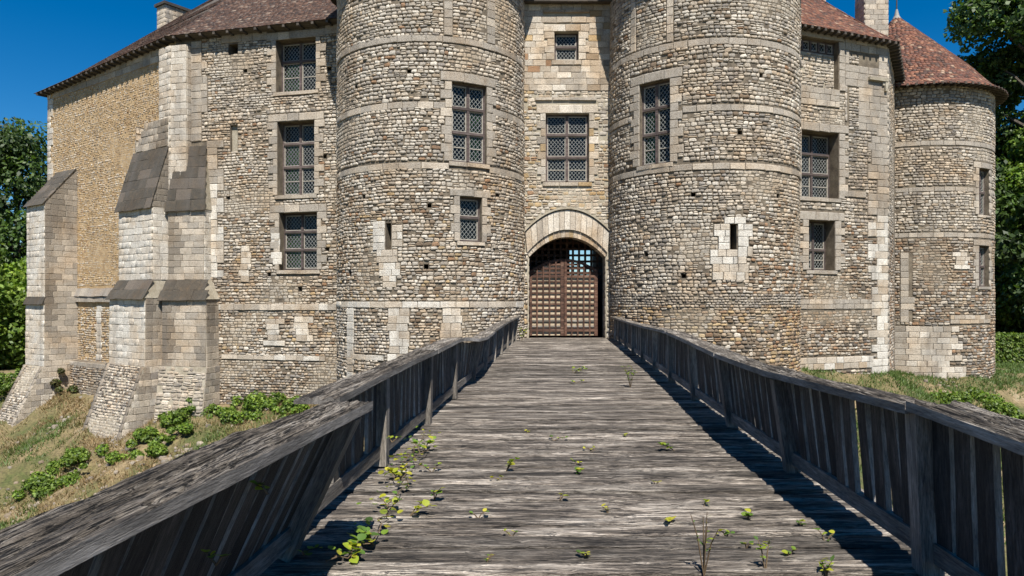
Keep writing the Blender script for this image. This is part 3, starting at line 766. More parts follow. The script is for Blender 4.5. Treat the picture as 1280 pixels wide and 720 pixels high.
    ex += surround(P, S, *G1, lambda u=0, z=0: pick('cream', 3, 'pale', 2, 'buff', .6), (.3, .42), .28, .2)
    ex += surround(P, S, *G2, warm, (.2, .34), .34, .16)
    ashlar(P, S, .9, 3.3, 9.22, 9.34, warm, ch=.12, w=(.6, .9), dep=(.07, .09)); ex.append((.9, 3.3, 9.22, 9.34))
    ashlar(P, S, 1.2, 3.02, 12.62, 12.74, warm, ch=.12, w=(.6, .9), dep=(.08, .1)); ex.append((1.2, 3.02, 12.6, 12.76))
    ashlar(P, S, xl + .2, xr - .2, 9.6, 13.2, warm, .24, (.3, .6), (.03, .045), .010, ex)
    rubble(P, S, xl + .2, xr - .2, 4.0, 9.6, ex, warm, (.10, .19), (.12, .34), (.02, .045))
    rubble(P, S, .28, .62, -.6, 3.3, [], warm, (.14, .24), (.2, .4), (.04, .12))
    rubble(P, S, 3.67, 4.0, -.6, 3.3, [], warm, (.14, .24), (.2, .4), (.04, .12))
    for x, sg in ((XC - HW, 1), (XC + HW, -1)):             # dressed jambs
        Sj = planar((x, Y if sg > 0 else Y + .8), (0, sg), (sg, 0))
        ashlar(P, Sj, 0, .78, 0, 3.1, ASHC, .3, (.3, .5), (.01, .02))
    P.finish(root, base)
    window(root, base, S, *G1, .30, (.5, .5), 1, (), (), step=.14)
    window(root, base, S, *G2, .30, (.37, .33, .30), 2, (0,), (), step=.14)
    # eave and roof over the gate front
    v = [(.1, Y - .35, 13.05), (4.25, Y - .35, 13.05), (4.25, Y + 5, 18), (.1, Y + 5, 18), (.1, Y - .35, 12.95), (4.25, Y - .35, 12.95), (4.25, Y + .4, 13.0), (.1, Y + .4, 13.0)]
    ro = obj('roof', v, [(0, 1, 2, 3), (4, 5, 1, 0), (7, 6, 5, 4)], M_RAFTER, root, off=base)
    T = Pieces(); wv = Vector((0, 5.35, 4.95)); tile_plane(T, slope((.1, Y - .35, 13.06), (1, 0, 0), wv), 4.15, 7, dark_tile, .2, .24); T.finish(ro, base, 0, joined='roof_tile', mat=M_TILE_DARK)
    # the two lattice leaves: each bar and backing board on its own
    YG = 28.62
    for (xa, xb, lab) in ((.70, 2.06, None), (2.08, 3.40, None)):
        top = lambda x: 2.5 + .56 * max(0, 1 - ((x - 2.07) / 1.45) ** 2)
        lf = []
        for sx0, sx1 in ((xa, xa + .1), (xb - .13, xb)): lf.append((sx0 - XC, sx1 - XC, -.03, .06, .05, top((sx0 + sx1) / 2) - .02))
        v, f = boxes(lf + [(xa + .1 - XC, xb - .13 - XC, -.025, .055, 2.36, 2.46), (xa + .1 - XC, xb - .13 - XC, -.025, .055, .22, .32)])
        leaf = obj('gate_leaf', v, f, M_GATE, root, Matrix.Translation((XC - base[0], YG - base[1], 0)))
        nb = 5
        for k in range(1, nb):
            x = xa + .05 + (xb - xa - .12) * k / nb
            v, f = boxes([(0, top(x) - .05, -.028, .028, -.05, -.005)])
            obj('bar', v, f, M_GATE, leaf, frame((x - XC, 0, .04), (0, 0, 1), (1, 0, 0), (0, 1, 0)))
        z = .42; L = xb - xa - .24
        while z < 2.32:
            v, f = boxes([(0, L, -.004, .048, -.030, .030)]); obj('bar', v, f, M_GATE if z > .75 else M_POST, leaf, Matrix.Translation((xa + .1 - XC, 0, z))); z += .222
        for z in (2.55, 2.72, 2.88):
            x0 = xa + .1; x1 = xb - .13
            while top(x0) < z + .05 and x0 < x1: x0 += .05
            while top(x1) < z + .05 and x1 > x0: x1 -= .05
            if x1 - x0 > .2:
                v, f = boxes([(0, x1 - x0, -.004, .05, -.04, .04)]); obj('bar', v, f, M_GATE, leaf, Matrix.Translation((x0 - XC, 0, z)))
        z = .06
        while z < 2.4:
            v, f = boxes([(0, L + .1, .051, .078, 0, .235)]); obj('board', v, f, M_GATEBOARD, leaf, Matrix.Translation((xa + .07 - XC, 0, z))); z += .24
        for z, zh in ((2.46, .2), (2.67, .17)) if xa < 1 else ():     # boards behind the curved head of the left leaf
            x0 = xa + .07; x1 = xb - .13
            while top(x0) < z + zh and x0 < x1: x0 += .03
            v, f = boxes([(0, x1 - x0, .058, .085, 0, zh)]); obj('board', v, f, M_GATEBOARD, leaf, Matrix.Translation((x0 - XC, 0, z)))
        pts = [(xa + (xb - xa) * i / 8) for i in range(9)]; v = []; f = []
        for x in pts: v += [(x - XC, -.035, top(x) - .05), (x - XC, .065, top(x) - .05), (x - XC, .065, top(x) + .05), (x - XC, -.035, top(x) + .05)]
        for i in range(8):
            b = 4 * i; f += [(b, b + 4, b + 7, b + 3), (b + 3, b + 7, b + 6, b + 2), (b, b + 1, b + 5, b + 4)]
        obj('top_rail', v, f, M_GATE, leaf)
    # dark lattice hanging behind the arch head
    v = []; lst = []
    for x in np.arange(.75, 3.7, .25): lst.append((x - .045, x + .045, 29.5, 29.56, 2.2, 4.05))
    for z in np.arange(2.3, 4.05, .25): lst.append((.6, 3.7, 29.562, 29.6, z - .045, z + .045))
    lat = None
    v, f = boxes([(.6, 3.7, 29.49, 29.61, 4.0, 4.09)]); lat = obj('portcullis', v, f, M_GATE, root, off=base)
    for q in lst: v, f = boxes([q]); obj('bar', v, f, M_GATE, lat, off=base)
gatehouse()

# ------------------------------------------------------------------ left wing
EN = Vector((-.572, -.82, 0)).normalized(); ED = Vector((.82, -.572, 0)).normalized()      # end wall, facing left-front
FN = Vector((-.2307, -.973, 0)); FD = Vector((.973, -.2307, 0))                              # front wall
A0 = Vector((CA[0], CA[1], 0)); B0 = Vector((CB[0], CB[1], 0))
LE = (B0 - A0).length
def left_wing():
    base = (CB[0], CB[1], -3)
    root = empty('castle_wing', base, 'left castle wing with ochre end wall, three stacked windows and dark tiled roof', 'castle wing')
    SE = planar(CA, ED, EN); SF = planar(CB, FD, FN); P = Pieces()
    W = [(4.72, 6.5, 9.92, 12.03), (4.78, 6.43, 5.72, 8.70), (4.86, 6.55, 2.68, 5.0)]
    small = [(2.61, 2.94, 7.6, 8.7, .12), (2.52, 2.95, 11.62, 12.05, .5)]
    core(SF, [0, 2, 4, 8.6], [-4, 0, 4, 8, 12.5], W + small + PUT_F, M_MORTAR, 'front_wall', root, base, .52)
    core(SE, [0, 4, 8, LE], [-4, 0, 4, 8, 12.4], [], M_OCHRE, 'end_wall', root, base)
    v = [tuple(A0 + Vector((0, 0, -4))), tuple(A0 + Vector((0, 0, 12.4))), tuple(A0 - EN * 9 + Vector((0, 0, 12.4))), tuple(A0 - EN * 9 + Vector((0, 0, -4)))]
    obj('return_wall', v, [(0, 1, 2, 3)], M_OCHRE, root, off=base)
    p, t, up, n = SF(2.735, 11.62)
    obj('putlog_hole', [(-.22, 0, 0), (.22, 0, 0), (.22, 0, .44), (-.22, 0, .44)], [(0, 1, 2, 3)], M_DARK, root, frame(p - n * .49 - Vector(base), t, -n, up))
    p, t, up, n = SF(2.775, 7.6)
    obj('blocked_slit', [(-.17, 0, 0), (.17, 0, 0), (.17, 0, 1.1), (-.17, 0, 1.1)], [(0, 1, 2, 3)], M_PALE, root, frame(p - n * .119 - Vector(base), t, -n, up))
    ex = [s[:4] for s in small] + PUT_F
    for w in W: ex += surround(P, SF, *w, ASHC, (.2, .42), .32, .16)
    ashlar(P, SF, 2.2, 7.9, 12.1, 12.5, GREYC, .4, (.5, 1.), (.03, .05), excl=ex); ex.append((2.2, 7.9, 12.1, 12.5))
    for z in np.arange(2.4, 12.1, .3):                       # quoins next to the buttress
        b = 1.25 + random.choice((.0, .28)) if z > 7.8 else 2.0 + random.choice((0, .3))
        ashlar(P, SF, .75 if z > 7.8 else 1.5, b, z, z + .3, WHITEC if z < 6 else ASHC, .3, (.4, .6)); ex.append((0, b, z, z + .3))
    ashlar(P, SF, 1.7, 7.4, 1.05, 1.3, lambda u, z: pick('white', 1.6, 'cream', 2, 'grey', 1.2), .25, (.4, .8), (.05, .07)); ex.append((1.7, 7.4, 1.05, 1.3))
    ashlar(P, SF, 2.2, 6.9, -.98, -.78, lambda u, z: pick('cream', 2, 'white', 1, 'brown', .6), .2, (.3, .8), (.03, .05)); ex.append((2.2, 6.9, -.98, -.78))
    for uc, z0, z1, w in ((3.3, 2.2, 3.7, (.25, .5)), (4.6, -.4, .7, (.4, .9)), (5.9, -.2, .8, (.4, .9)), (4.7, 2.9, 4.2, (.1, .5))):
        q = patch(P, SF, uc, z0, z1, WHITEC, w, .24); ex += q
    def colf(u, z):
        s = n1(u * .5, z * .5, 28) * 1.6
        if z > 5.2: return pick('cream', 3, 'pale', 2.4, 'grey', 2, 'buff', .7 + s, 'flint', .5, 'rust', .2 + s * .3)
        if z > -.9: return pick('cream', 2.6, 'buff', 1.5 + s, 'pale', 1.7, 'brown', .8 + s * .7, 'rust', .22 + s * .3, 'ochre', .3, 'flint', .7, 'grey', .8)
        return pick('flint', 2, 'cream', 2, 'brown', 1.4, 'buff', 1, 'grey', 1, 'dark', .3)
    rubble(P, SF, 0, 8.0, -3.6, -.8, ex, colf, (.08, .13), (.1, .24), (.025, .05))
    rubble(P, SF, 0, 8.0, -.8, 12.4, ex, colf, (.09, .155), (.10, .28))
    # end wall: scattered stones in ochre render, pale quoins, plinth band
    exE = []
    for z in np.arange(-1.4, 12., .3):
        b = .35 + random.choice((0, .25)); ashlar(P, SE, .01, b, z, z + .3, WHITEC, .3, (.6, .7)); exE.append((0, b, z, z + .3))
    for z in np.arange(7.6, 12., .3):
        a = LE - .75 - random.choice((0, .3)); ashlar(P, SE, a, LE - .35, z, z + .3, WHITEC, .3, (.4, .6)); exE.append((a, LE, z, z + .3))
    # big worn blocks high on the wall
    ashlar(P, SE, .6, LE - .9, 11.75, 12.35, lambda u, z: pick('grey', 2, 'cream', 2), .3, (.4, .8), (.03, .05)); exE.append((.6, LE - .9, 11.75, 12.35))
    ashlar(P, SE, 3.0, LE - 2.6, 1.35, 1.62, GREYC, .27, (.5, .9), (.12, .14)); exE.append((3.0, LE - 2.6, 1.2, 1.62))
    slabs = slope(tuple(SE(3.0, 1.62)[0] + EN * .15), tuple(ED), tuple(Vector((0, 0, 1)) * .4 - EN * .16))
    ashlar(P, slabs, 0, LE - 5.6, 0, .42, lambda u, z: tone('flint', .15, 'grey', .3), .42, (.6, 1.), (.03, .05), fam=SLAB); exE.append((3., LE - 2.6, 1.62, 2.1))
    ochre = lambda u, z: pick('ochre', 2.4, 'buff', 1.6, 'cream', 1.6 + 3 * max(0, n1(u * .4, z * .3, 40)), 'rust', .25, 'pale', 1.2)
    rubble(P, SE, .05, LE - .1, 1.5, 11.8, exE, ochre, (.06, .12), (.06, .17), (.006, .024), .03, .8)
    rubble(P, SE, 2.6, LE - 1.6, -1.5, 1.35, exE + patch(P, SE, 5.4, -1.4, 1.2, WHITEC, (.3, .5), .28), ochre, (.08, .13), (.1, .22), (.02, .04), .02, .9)
    Sp = planar(tuple((A0 + EN * .35).to_2d()), ED, EN)
    ashlar(P, Sp, 1.0, LE - .5, -1.72, -1.5, GREYC, .22, (.4, .8), (.03, .05))
    rubble(P, Sp, .5, LE - .3, -4.2, -1.7, [], lambda u, z: pick('cream', 2, 'flint', 2, 'buff', 1.4, 'brown', 1), (.09, .14), (.1, .24), (.03, .05))
    v = [tuple(Sp(0.4, -4.4)[0]), tuple(Sp(LE - .2, -4.4)[0]), tuple(Sp(LE - .2, -1.5)[0]), tuple(Sp(.4, -1.5)[0]), tuple(SE(LE - .2, -1.45)[0]), tuple(SE(.4, -1.45)[0])]
    obj('plinth', v, [(0, 1, 2, 3), (3, 2, 4, 5)], M_MORTAR, root, off=base)
    P.finish(root, base)
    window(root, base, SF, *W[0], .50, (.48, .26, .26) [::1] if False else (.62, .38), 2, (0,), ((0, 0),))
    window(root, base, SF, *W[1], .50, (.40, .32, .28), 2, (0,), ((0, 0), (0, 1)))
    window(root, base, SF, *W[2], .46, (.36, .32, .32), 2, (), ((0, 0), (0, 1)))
    # roof: end plane, front plane, return plane, bell-cast at the eaves
    ov = .45; up = Vector((0, 0, 1)); bis = (EN + FN).normalized(); k0 = ov / bis.dot(EN)
    hipd = Vector((-.98, -.177, 0))                         # outward at the far left corner
    C0e = B0 + bis * k0 + up * 12.45; C1e = A0 + hipd * .62 + up * 12.08
    FRe = B0 + FD * 8.8 + FN * ov + up * 12.5
    tanp = .95
    def rise(d): return tanp * d - .28 * (1 - math.exp(-d / .7)) + .0
    def up_pt(e, d, plan, perp): return e + plan * d + up * rise(d * perp)
    ps = bis.dot(EN)
    dv = [0, .35, .8, 1.5, 3, 5, 8.5]
    v = []; f = []
    G1e = C1e + (-EN) * 12
    for d in dv:
        v += [G1e + ED * d + up * rise(d), C1e - hipd * (d / .706) + up * rise(d), C0e - bis * (d / ps) + up * rise(d), FRe - FN * d + up * rise(d)]
    n = 4
    for i in range(len(dv) - 1):
        for k in range(3): f.append((i * n + k, i * n + k + 1, (i + 1) * n + k + 1, (i + 1) * n + k))
    b = len(v)
    v += [C1e - hipd * .9 - up * .08, C0e - bis * .62 - up * .08, FRe - FN * .55 - up * .08]     # soffit
    f += [(1, b, b + 1, 2), (2, b + 1, b + 2, 3)]
    ro = obj('roof', [tuple(q) for q in v], f, M_RAFTER, root, off=base)
    T = Pieces()
    for i in range(len(dv) - 1):
        for k in (1, 2):
            a, b_, c, d = v[i * n + k], v[i * n + k + 1], v[(i + 1) * n + k + 1], v[(i + 1) * n + k]
            u = (b_ - a).normalized(); nn = u.cross(d - a).normalized(); wv = nn.cross(u); Ls = (d - a).dot(wv); wid = (b_ - a).length
            off0 = (d - a).dot(u) / Ls; off1 = ((c - b_).dot(u)) / Ls
            tile_plane(T, slope(tuple(a + nn * .012), tuple(u), tuple(wv)), wid, Ls, dark_tile, .15, .21, lambda w, o0=off0, o1=off1, wd=wid: (o0 * w, wd + o1 * w))
    T.finish(ro, base, 0, joined='roof_tile', mat=M_TILE_DARK)
    ne = 26
    for k in range(ne):                                      # rafter feet under the end eave
        q = C1e.lerp(C0e, (k + .5) / ne) - EN * .28 - Vector(base) - up * .06
        bv, bf = boxes([(-.05, .05, -.3, .28, -.05, .05)]); obj('rafter', bv, bf, M_RAFTER, ro, frame(q, ED, -EN, up))
    for k in range(14):
        q = C0e.lerp(FRe, (k + .5) / 14) - FN * .28 - Vector(base) - up * .06
        bv, bf = boxes([(-.05, .05, -.3, .28, -.05, .05)]); obj('rafter', bv, bf, M_RAFTER, ro, frame(q, FD, -FN, up))
    chimney(root, base, (-20.5, 41.6), 12.5, 18.35, .85, 1.5, 'chimney', d=(.82, -.572))
def chimney(root, base, c, z0, z1, wx, wy, name, cap=True, mat=M_MORTAR, d=(1, 0)):
    """c = near left corner, wx along d, wy behind it"""
    d = Vector((d[0], d[1], 0)).normalized(); q = Vector((-d[1], d[0], 0)); m = frame(Vector((c[0], c[1], 0)) - Vector(base), d, q, (0, 0, 1))
    v, f = boxes([(0, wx, 0, wy, z0, z1)]); ch = obj(name, v, f, mat, root, m)
    P = Pieces(); up = Vector((0, 0, 1)); o = Vector((c[0], c[1], 0))
    for oo, dd, nn, L in ((o, d, -q, wx), (o + d * wx, q, d, wy), (o + q * wy, -q, -d, wy)):
        ashlar(P, planar(tuple(oo.to_2d()), dd, nn), 0, L, z0, z1, lambda u, z: tone('cream', .12, 'grey', .5), .26, (.3, .55), (.02, .03))
    ch.parent = None; ch.matrix_basis = Matrix.Translation(Vector(base)) @ m
    hold = ch; hold.parent = root; hold.matrix_basis = m
    inv = m.inverted() @ Matrix.Translation(-Vector(base))
    for i, M4 in enumerate(P.M): P.M[i] = tuple(tuple(r) for r in (inv @ Matrix((*M4, (0, 0, 0, 1))))[:3])
    P.finish(ch, (0, 0, 0), 40)
    if cap:
        v, f = boxes([(-.12, wx + .12, -.12, wy + .12, z1 + .002, z1 + .16)]); obj('chimney_cap', v, f, M_DARKSTONE, ch)
left_wing()

# ------------------------------------------------------------------ buttresses
def buttress(label, O, wd, n, w, tiers):
    """tiers: (z0, z1, p0, p1, style, left, right) from the foot up; p = projection, left/right = extra width at each side"""
    wd = Vector(wd); n = Vector(n); O = Vector((O[0], O[1], 0)); up = Vector((0, 0, 1)); base = tuple(O + up * tiers[0][0])
    root = empty('buttress', base, label, 'buttress', 'corner buttresses of the left wing')
    P = Pieces(); v = []; f = []
    styles = dict(ash=lambda u, z: tone('pale', .10, 'cream', .5), white=lambda u, z: tone('white', .08, 'pale', .4), stained=lambda u, z: soot(tone('cream', .10, 'grey', .35), u, z),
                  cap=lambda u, z: tone('moss', .14, 'dark', .15), flint=lambda u, z: pick('flint', 2, 'cream', 2.2, 'pale', 1, 'brown', .7, 'dark', .5),
                  rough=lambda u, z: pick('cream', 3, 'grey', 2, 'pale', 1, 'flint', .8))
    for z0, z1, p0, p1, st, sst, l, r, l1, r1 in tiers:
        b = len(v)
        for z, p, L, Rr in ((z0, p0, l, r), (z1, p1, l1, r1)):
            for u, pr in ((-L, -.3), (-L, p), (w + Rr, p), (w + Rr, -.3)): v.append(tuple(O + wd * u + n * pr + up * z))
        f += [(b, b + 1, b + 5, b + 4), (b + 1, b + 2, b + 6, b + 5), (b + 2, b + 3, b + 7, b + 6), (b + 4, b + 5, b + 6, b + 7), (b + 3, b + 2, b + 1, b)]
        # front
        sv = n * (p1 - p0) + up * (z1 - z0); Ls = sv.length
        S = slope(tuple(O + n * p0 + up * z0), tuple(wd), tuple(sv))
        lo = lambda q, l=l, l1=l1, Ls=Ls: -(l + (l1 - l) * q / Ls); hi = lambda q, r=r, r1=r1, Ls=Ls: w + r + (r1 - r) * q / Ls
        if st == 'flint': 
            rubble(P, S, lambda q: lo(q) + .22, lambda q: hi(q) - .22, 0, Ls, [], styles['flint'], (.10, .125), (.09, .2), (.03, .055), .02)
            ashlar(P, S, lo, lambda q: lo(q) + .22, 0, Ls, styles['stained'], .32, (.3, .4)); ashlar(P, S, lambda q: hi(q) - .22, hi, 0, Ls, styles['stained'], .32, (.3, .4))
        elif st == 'rough': rubble(P, S, lo, hi, 0, Ls, [], styles['rough'], (.11, .2), (.16, .42), (.02, .05), .014)
        elif st == 'cap': ashlar(P, S, lambda q: lo(q) - .06, lambda q: hi(q) + .06, -.07, Ls, styles['cap'], .48, (.5, .95), (.022, .034), .003)
        else: ashlar(P, S, lo, hi, 0, Ls, styles[st], .27, (.32, .62), (.025, .042))
        # right and left sides, as far as they project
        for sd_, uu, dd, nn in ((1, w + r, -n, wd), (-1, -l, n, -wd)):
            o = O + wd * uu + (n * p0 if sd_ > 0 else Vector((0, 0, 0)))
            Ss = planar((o[0], o[1]), dd, nn)
            pz = lambda z, z0=z0, z1=z1, p0=p0, p1=p1: p0 + (p1 - p0) * (z - z0) / (z1 - z0)
            if sd_ > 0: a, bb = (lambda z, p0=p0, pz=pz: p0 - pz(z)), p0
            else: a, bb = 0., pz
            if abs(r1 - r) < .12: ashlar(P, Ss, a, bb, z0, z1, styles['rough' if st == 'flint' else sst if st != 'cap' else 'stained'], .27, (.3, .6), (.02, .03))
    obj('core', v, f, M_PALE, root, off=base)
    P.finish(root, base)
W_ = 2.7
buttress('tall white corner buttress with steep dark cap, flint rows at its foot', tuple((B0 - ED * W_).to_2d()), ED, EN, W_, [
    (-5.0, -1.25, 2.75, 1.42, 'flint', 'rough', .25, .15, .12, .1),
    (-1.25, 1.55, 1.36, 1.34, 'white', 'stained', .1, .08, .1, .08),
    (1.55, 2.3, 1.46, 1.0, 'cap', 'stained', .14, .12, 0, 0),
    (2.3, 5.3, 1.0, 1.0, 'white', 'white', 0, 0, 0, 0),
    (5.3, 7.9, 1.12, .35, 'cap', 'white', .06, .0, 0, 0),
    (7.9, 9.1, .36, .34, 'stained', 'white', -.1, 0, -.9, 0),
    (4.9, 12.1, .30, .30, 'ash', 'ash', -1.95, .12, -1.95, .12)])
buttress('broad shallow buttress on the front wall, soot stained, next to the white corner one', CB, FD, FN, 1.7, [
    (-4.2, -1.25, 1.3, .86, 'rough', 'rough', .1, .4, .1, .4),
    (-1.25, 1.5, .82, .80, 'stained', 'stained', .0, .36, 0, .36),
    (1.5, 2.3, .9, .46, 'cap', 'stained', .1, .42, .0, .05),
    (2.3, 5.2, .46, .45, 'stained', 'white', 0, 0, 0, 0),
    (5.2, 7.9, .56, .12, 'cap', 'stained', .06, .06, -.3, -.2),
    (4.9, 12.1, .29, .29, 'ash', 'ash', .12, -.95, .12, -.95)])
buttress('narrow buttress at the far left end of the ochre wall, with sloped foot', tuple((A0 + ED * 1.3).to_2d()), ED, EN, 1.9, [
    (-5.4, -1.7, 3.3, 1.55, 'flint', 'rough', .1, .1, .05, .05),
    (-1.7, 1.3, 1.5, 1.48, 'white', 'stained', .05, .05, .05, .05),
    (1.3, 1.6, 1.58, 1.45, 'cap', 'stained', .08, .06, 0, 0),
    (1.6, 6.05, 1.45, 1.45, 'white', 'stained', 0, 0, 0, 0),
    (6.05, 7.9, 1.55, .08, 'cap', 'stained', .05, .0, 0, 0)])

# ------------------------------------------------------------------ right wing
def right_wing():
    RB = Vector((15.8, 30.3, 0)); RD = Vector((.938, .347, 0)).normalized(); RN = Vector((.347, -.938, 0)).normalized()
    RO = Vector((11.48, 28.7, 0)); base = (15.8, 30.3, -2.5)
    root = empty('castle_wing', base, 'right castle wing with grey ashlar front, two deep windows and red tiled roof', 'castle wing')
    S = planar((RO[0], RO[1]), RD, RN); L = (RB - RO).length
    SD = Vector((3.8, 6.2, 0)).normalized(); SN = Vector((6.2, -3.8, 0)).normalized(); SS = planar((RB[0], RB[1]), SD, SN)
    P = Pieces()
    W = [(.06, 1.97, 5.6, 8.26), (.42, 1.76, 2.67, 4.68)]; blk = (-.1, 1.96, 10.05, 12.0, .25)
    core(S, [-2, 0, 2, L], [-3.5, 1, 5, 9, 12.3], W + [blk], M_MORTAR, 'front_wall', root, base, .62)
    core(SS, [0, 3, 7.5], [-3.5, 1, 5, 9, 12.2], [], M_MORTAR, 'side_wall', root, base)
    ex = [blk[:4]]
    for w in W: ex += surround(P, S, *w, GREYC, (.3, .5), .34, .16)
    # blocked upper opening: infill set back, with a strip of small lights left at the head
    Sb = planar(tuple((RO - RN * .24).to_2d()), RD, RN)
    v = [tuple(Sb(u, z)[0]) for u, z in ((-.1, 10.05), (1.96, 10.05), (1.96, 11.5), (-.1, 11.5))]; obj('blocked_opening', v, [(0, 1, 2, 3)], M_PALE, root, off=base)
    rubble(P, Sb, -.1, 1.94, 10.06, 11.48, [], lambda u, z: pick('grey', 2, 'cream', 2, 'pale', 1), (.1, .17), (.15, .36))
    window(root, base, S, -.1, 1.96, 11.5, 12.0, .34, (1,), 5, (), ())
    ashlar(P, S, -.15, 2.2, 12.02, 12.3, GREYC, .28, (.6, .9)); ex.append((-.15, 2.2, 12., 12.3))
    ashlar(P, S, 1.98, 2.3, 10.0, 12.0, GREYC, .3, (.4, .5)); ex.append((1.98, 2.3, 10., 12.))
    ashlar(P, S, -.2, 2.0, 9.3, 10.03, GREYC, .24, (.35, .6)); ex.append((-.2, 2., 9.3, 10.03))
    ashlar(P, S, 2.3, L - .02, 8.5, 12.3, GREYC, .3, (.4, .8), (.03, .042), .010, ex + [(2.5, 4.1, 11.2, 11.55), (2.4, 3.0, 8.5, 10.2)])
    ex2 = [(3.05, L, 8.5, 12.3), (2.3, 2.5, 8.5, 12.3), (2.5, 4.2, 10.2, 11.2), (2.5, L, 11.55, 12.3), (4.1, L, 11.2, 11.6)]
    ex += ex2
    for z in np.arange(-1.6, 8.5, .3):
        a = L - .6 - random.choice((0, .3, .5)); c = WHITEC if z < 5 else GREYC
        ashlar(P, S, a, L - .01, z, z + .3, c, .3, (.35, .6)); ex.append((a, L, z, z + .3))
    ashlar(P, S, -.3, 3.8, -1.35, -.85, lambda u, z: pick('white', 2, 'cream', 2, 'buff', 1), .25, (.35, .6)); ex.append((-.3, 3.8, -1.35, -.85))
    ashlar(P, S, -.2, 3.8, 1.1, 1.5, GREYC, .2, (.3, .6), (.025, .04)); ex.append((-.2, 3.8, 1.1, 1.5))
    ashlar(P, S, 2.0, 3.4, 5.7, 5.95, GREYC, .25, (.4, .7)); ex.append((2., 3.4, 5.7, 5.95))
    def colf(u, z):
        s = n1(u * .6, z * .6, 58) * 1.5
        if z > 4.5: return pick('grey', 3, 'cream', 2.5, 'pale', 1, 'flint', 1.2, 'buff', .4)
        return pick('cream', 1.7, 'grey', 1.2, 'brown', 2.4 + s, 'rust', .8 + s * .6, 'buff', 1.4, 'pale', .8, 'flint', .9, 'dark', .7)
    rubble(P, S, -.6, L, -2.4, 12.2, ex, colf, (.095, .16), (.11, .29))
    exs = []
    for z in np.arange(-2.2, 12., .3):
        b = .35 + random.choice((0, .3)); ashlar(P, SS, .01, b, z, z + .3, GREYC, .3, (.4, .7)); exs.append((0, b, z, z + .3))
    rubble(P, SS, 0, 3.6, -2.6, 12.1, exs, colf, (.1, .16), (.15, .36))
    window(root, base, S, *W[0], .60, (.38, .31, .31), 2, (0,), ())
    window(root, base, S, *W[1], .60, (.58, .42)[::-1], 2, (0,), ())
    # stone hood on a bracket
    p, t, up, n = S(3.5, 10.6)
    v, f = boxes([(0, 1.0, -.16, .02, 0, .12), (.86, 1.0, -.14, .02, -.4, -.002), (.76, .859, -.1, .02, -.16, -.002)])
    obj('bracket', v, f, M_PALE, root, frame(p - Vector(base), t, -n, up))
    P.finish(root, base)
    # roof
    ov = .42; up = Vector((0, 0, 1)); bis = (RN + SN).normalized(); ps = bis.dot(RN)
    E0 = RO - RD * 2.2 + RN * ov + up * 12.3; E1 = RB + bis * (ov / ps) + up * 12.2; E2 = RB + SD * 8 + SN * ov + up * 11.5
    def rise(d): return .95 * d - .2 * (1 - math.exp(-d / .6))
    dv = [0, .3, .8, 1.6, 3.2, 6.5]; v = []; f = []
    for d in dv: v += [E0 - RN * d + up * rise(d), E1 - bis * (d / ps) + up * rise(d), E2 - SN * d + up * rise(d)]
    for i in range(len(dv) - 1):
        for k in range(2): f.append((i * 3 + k, i * 3 + k + 1, i * 3 + k + 4, i * 3 + k + 3))
    b = len(v); v += [E0 - RN * .5 - up * .06, E1 - bis * .55 - up * .06, E2 - SN * .5 - up * .06]; f += [(0, b, b + 1, 1), (1, b + 1, b + 2, 2)]
    ro = obj('roof', [tuple(q) for q in v], f, M_RAFTER, root, off=base)
    T = Pieces()
    for i in range(len(dv) - 1):
        for k in (0, 1):
            a, b_, c, d = v[i * 3 + k], v[i * 3 + k + 1], v[i * 3 + k + 4], v[i * 3 + k + 3]
            u = (b_ - a).normalized(); nn = u.cross(d - a).normalized(); wv = nn.cross(u); Ls = (d - a).dot(wv); wid = (b_ - a).length
            o0 = (d - a).dot(u) / Ls; o1 = (c - b_).dot(u) / Ls
            tile_plane(T, slope(tuple(a + nn * .012), tuple(u), tuple(wv)), wid, Ls, red_tile, .14, .19, lambda w, o0=o0, o1=o1, wd=wid: (o0 * w, wd + o1 * w))
    T.finish(ro, base, 0, joined='roof_tile', mat=M_TILE_RED)
    for a, b_, dd, nn, N in ((E0 + RD * 1.9, E1, RD, RN, 15), (E1, E2, SD, SN, 22)):
        for k in range(N):
            q = a.lerp(b_, (k + .5) / N) - nn * .26 - Vector(base) - up * .05
            bv, bf = boxes([(-.05, .05, -.3, .24, -.06, .05)]); obj('rafter', bv, bf, M_RAFTER, ro, frame(q, dd, -nn, up))
    chimney(root, base, (17.5, 35.7), 11.5, 19.2, 1.15, 1., 'chimney')
    chimney(root, base, (13.9, 33.3), 14.0, 17.2, .6, .6, 'chimney', mat=M_PALE)
right_wing()

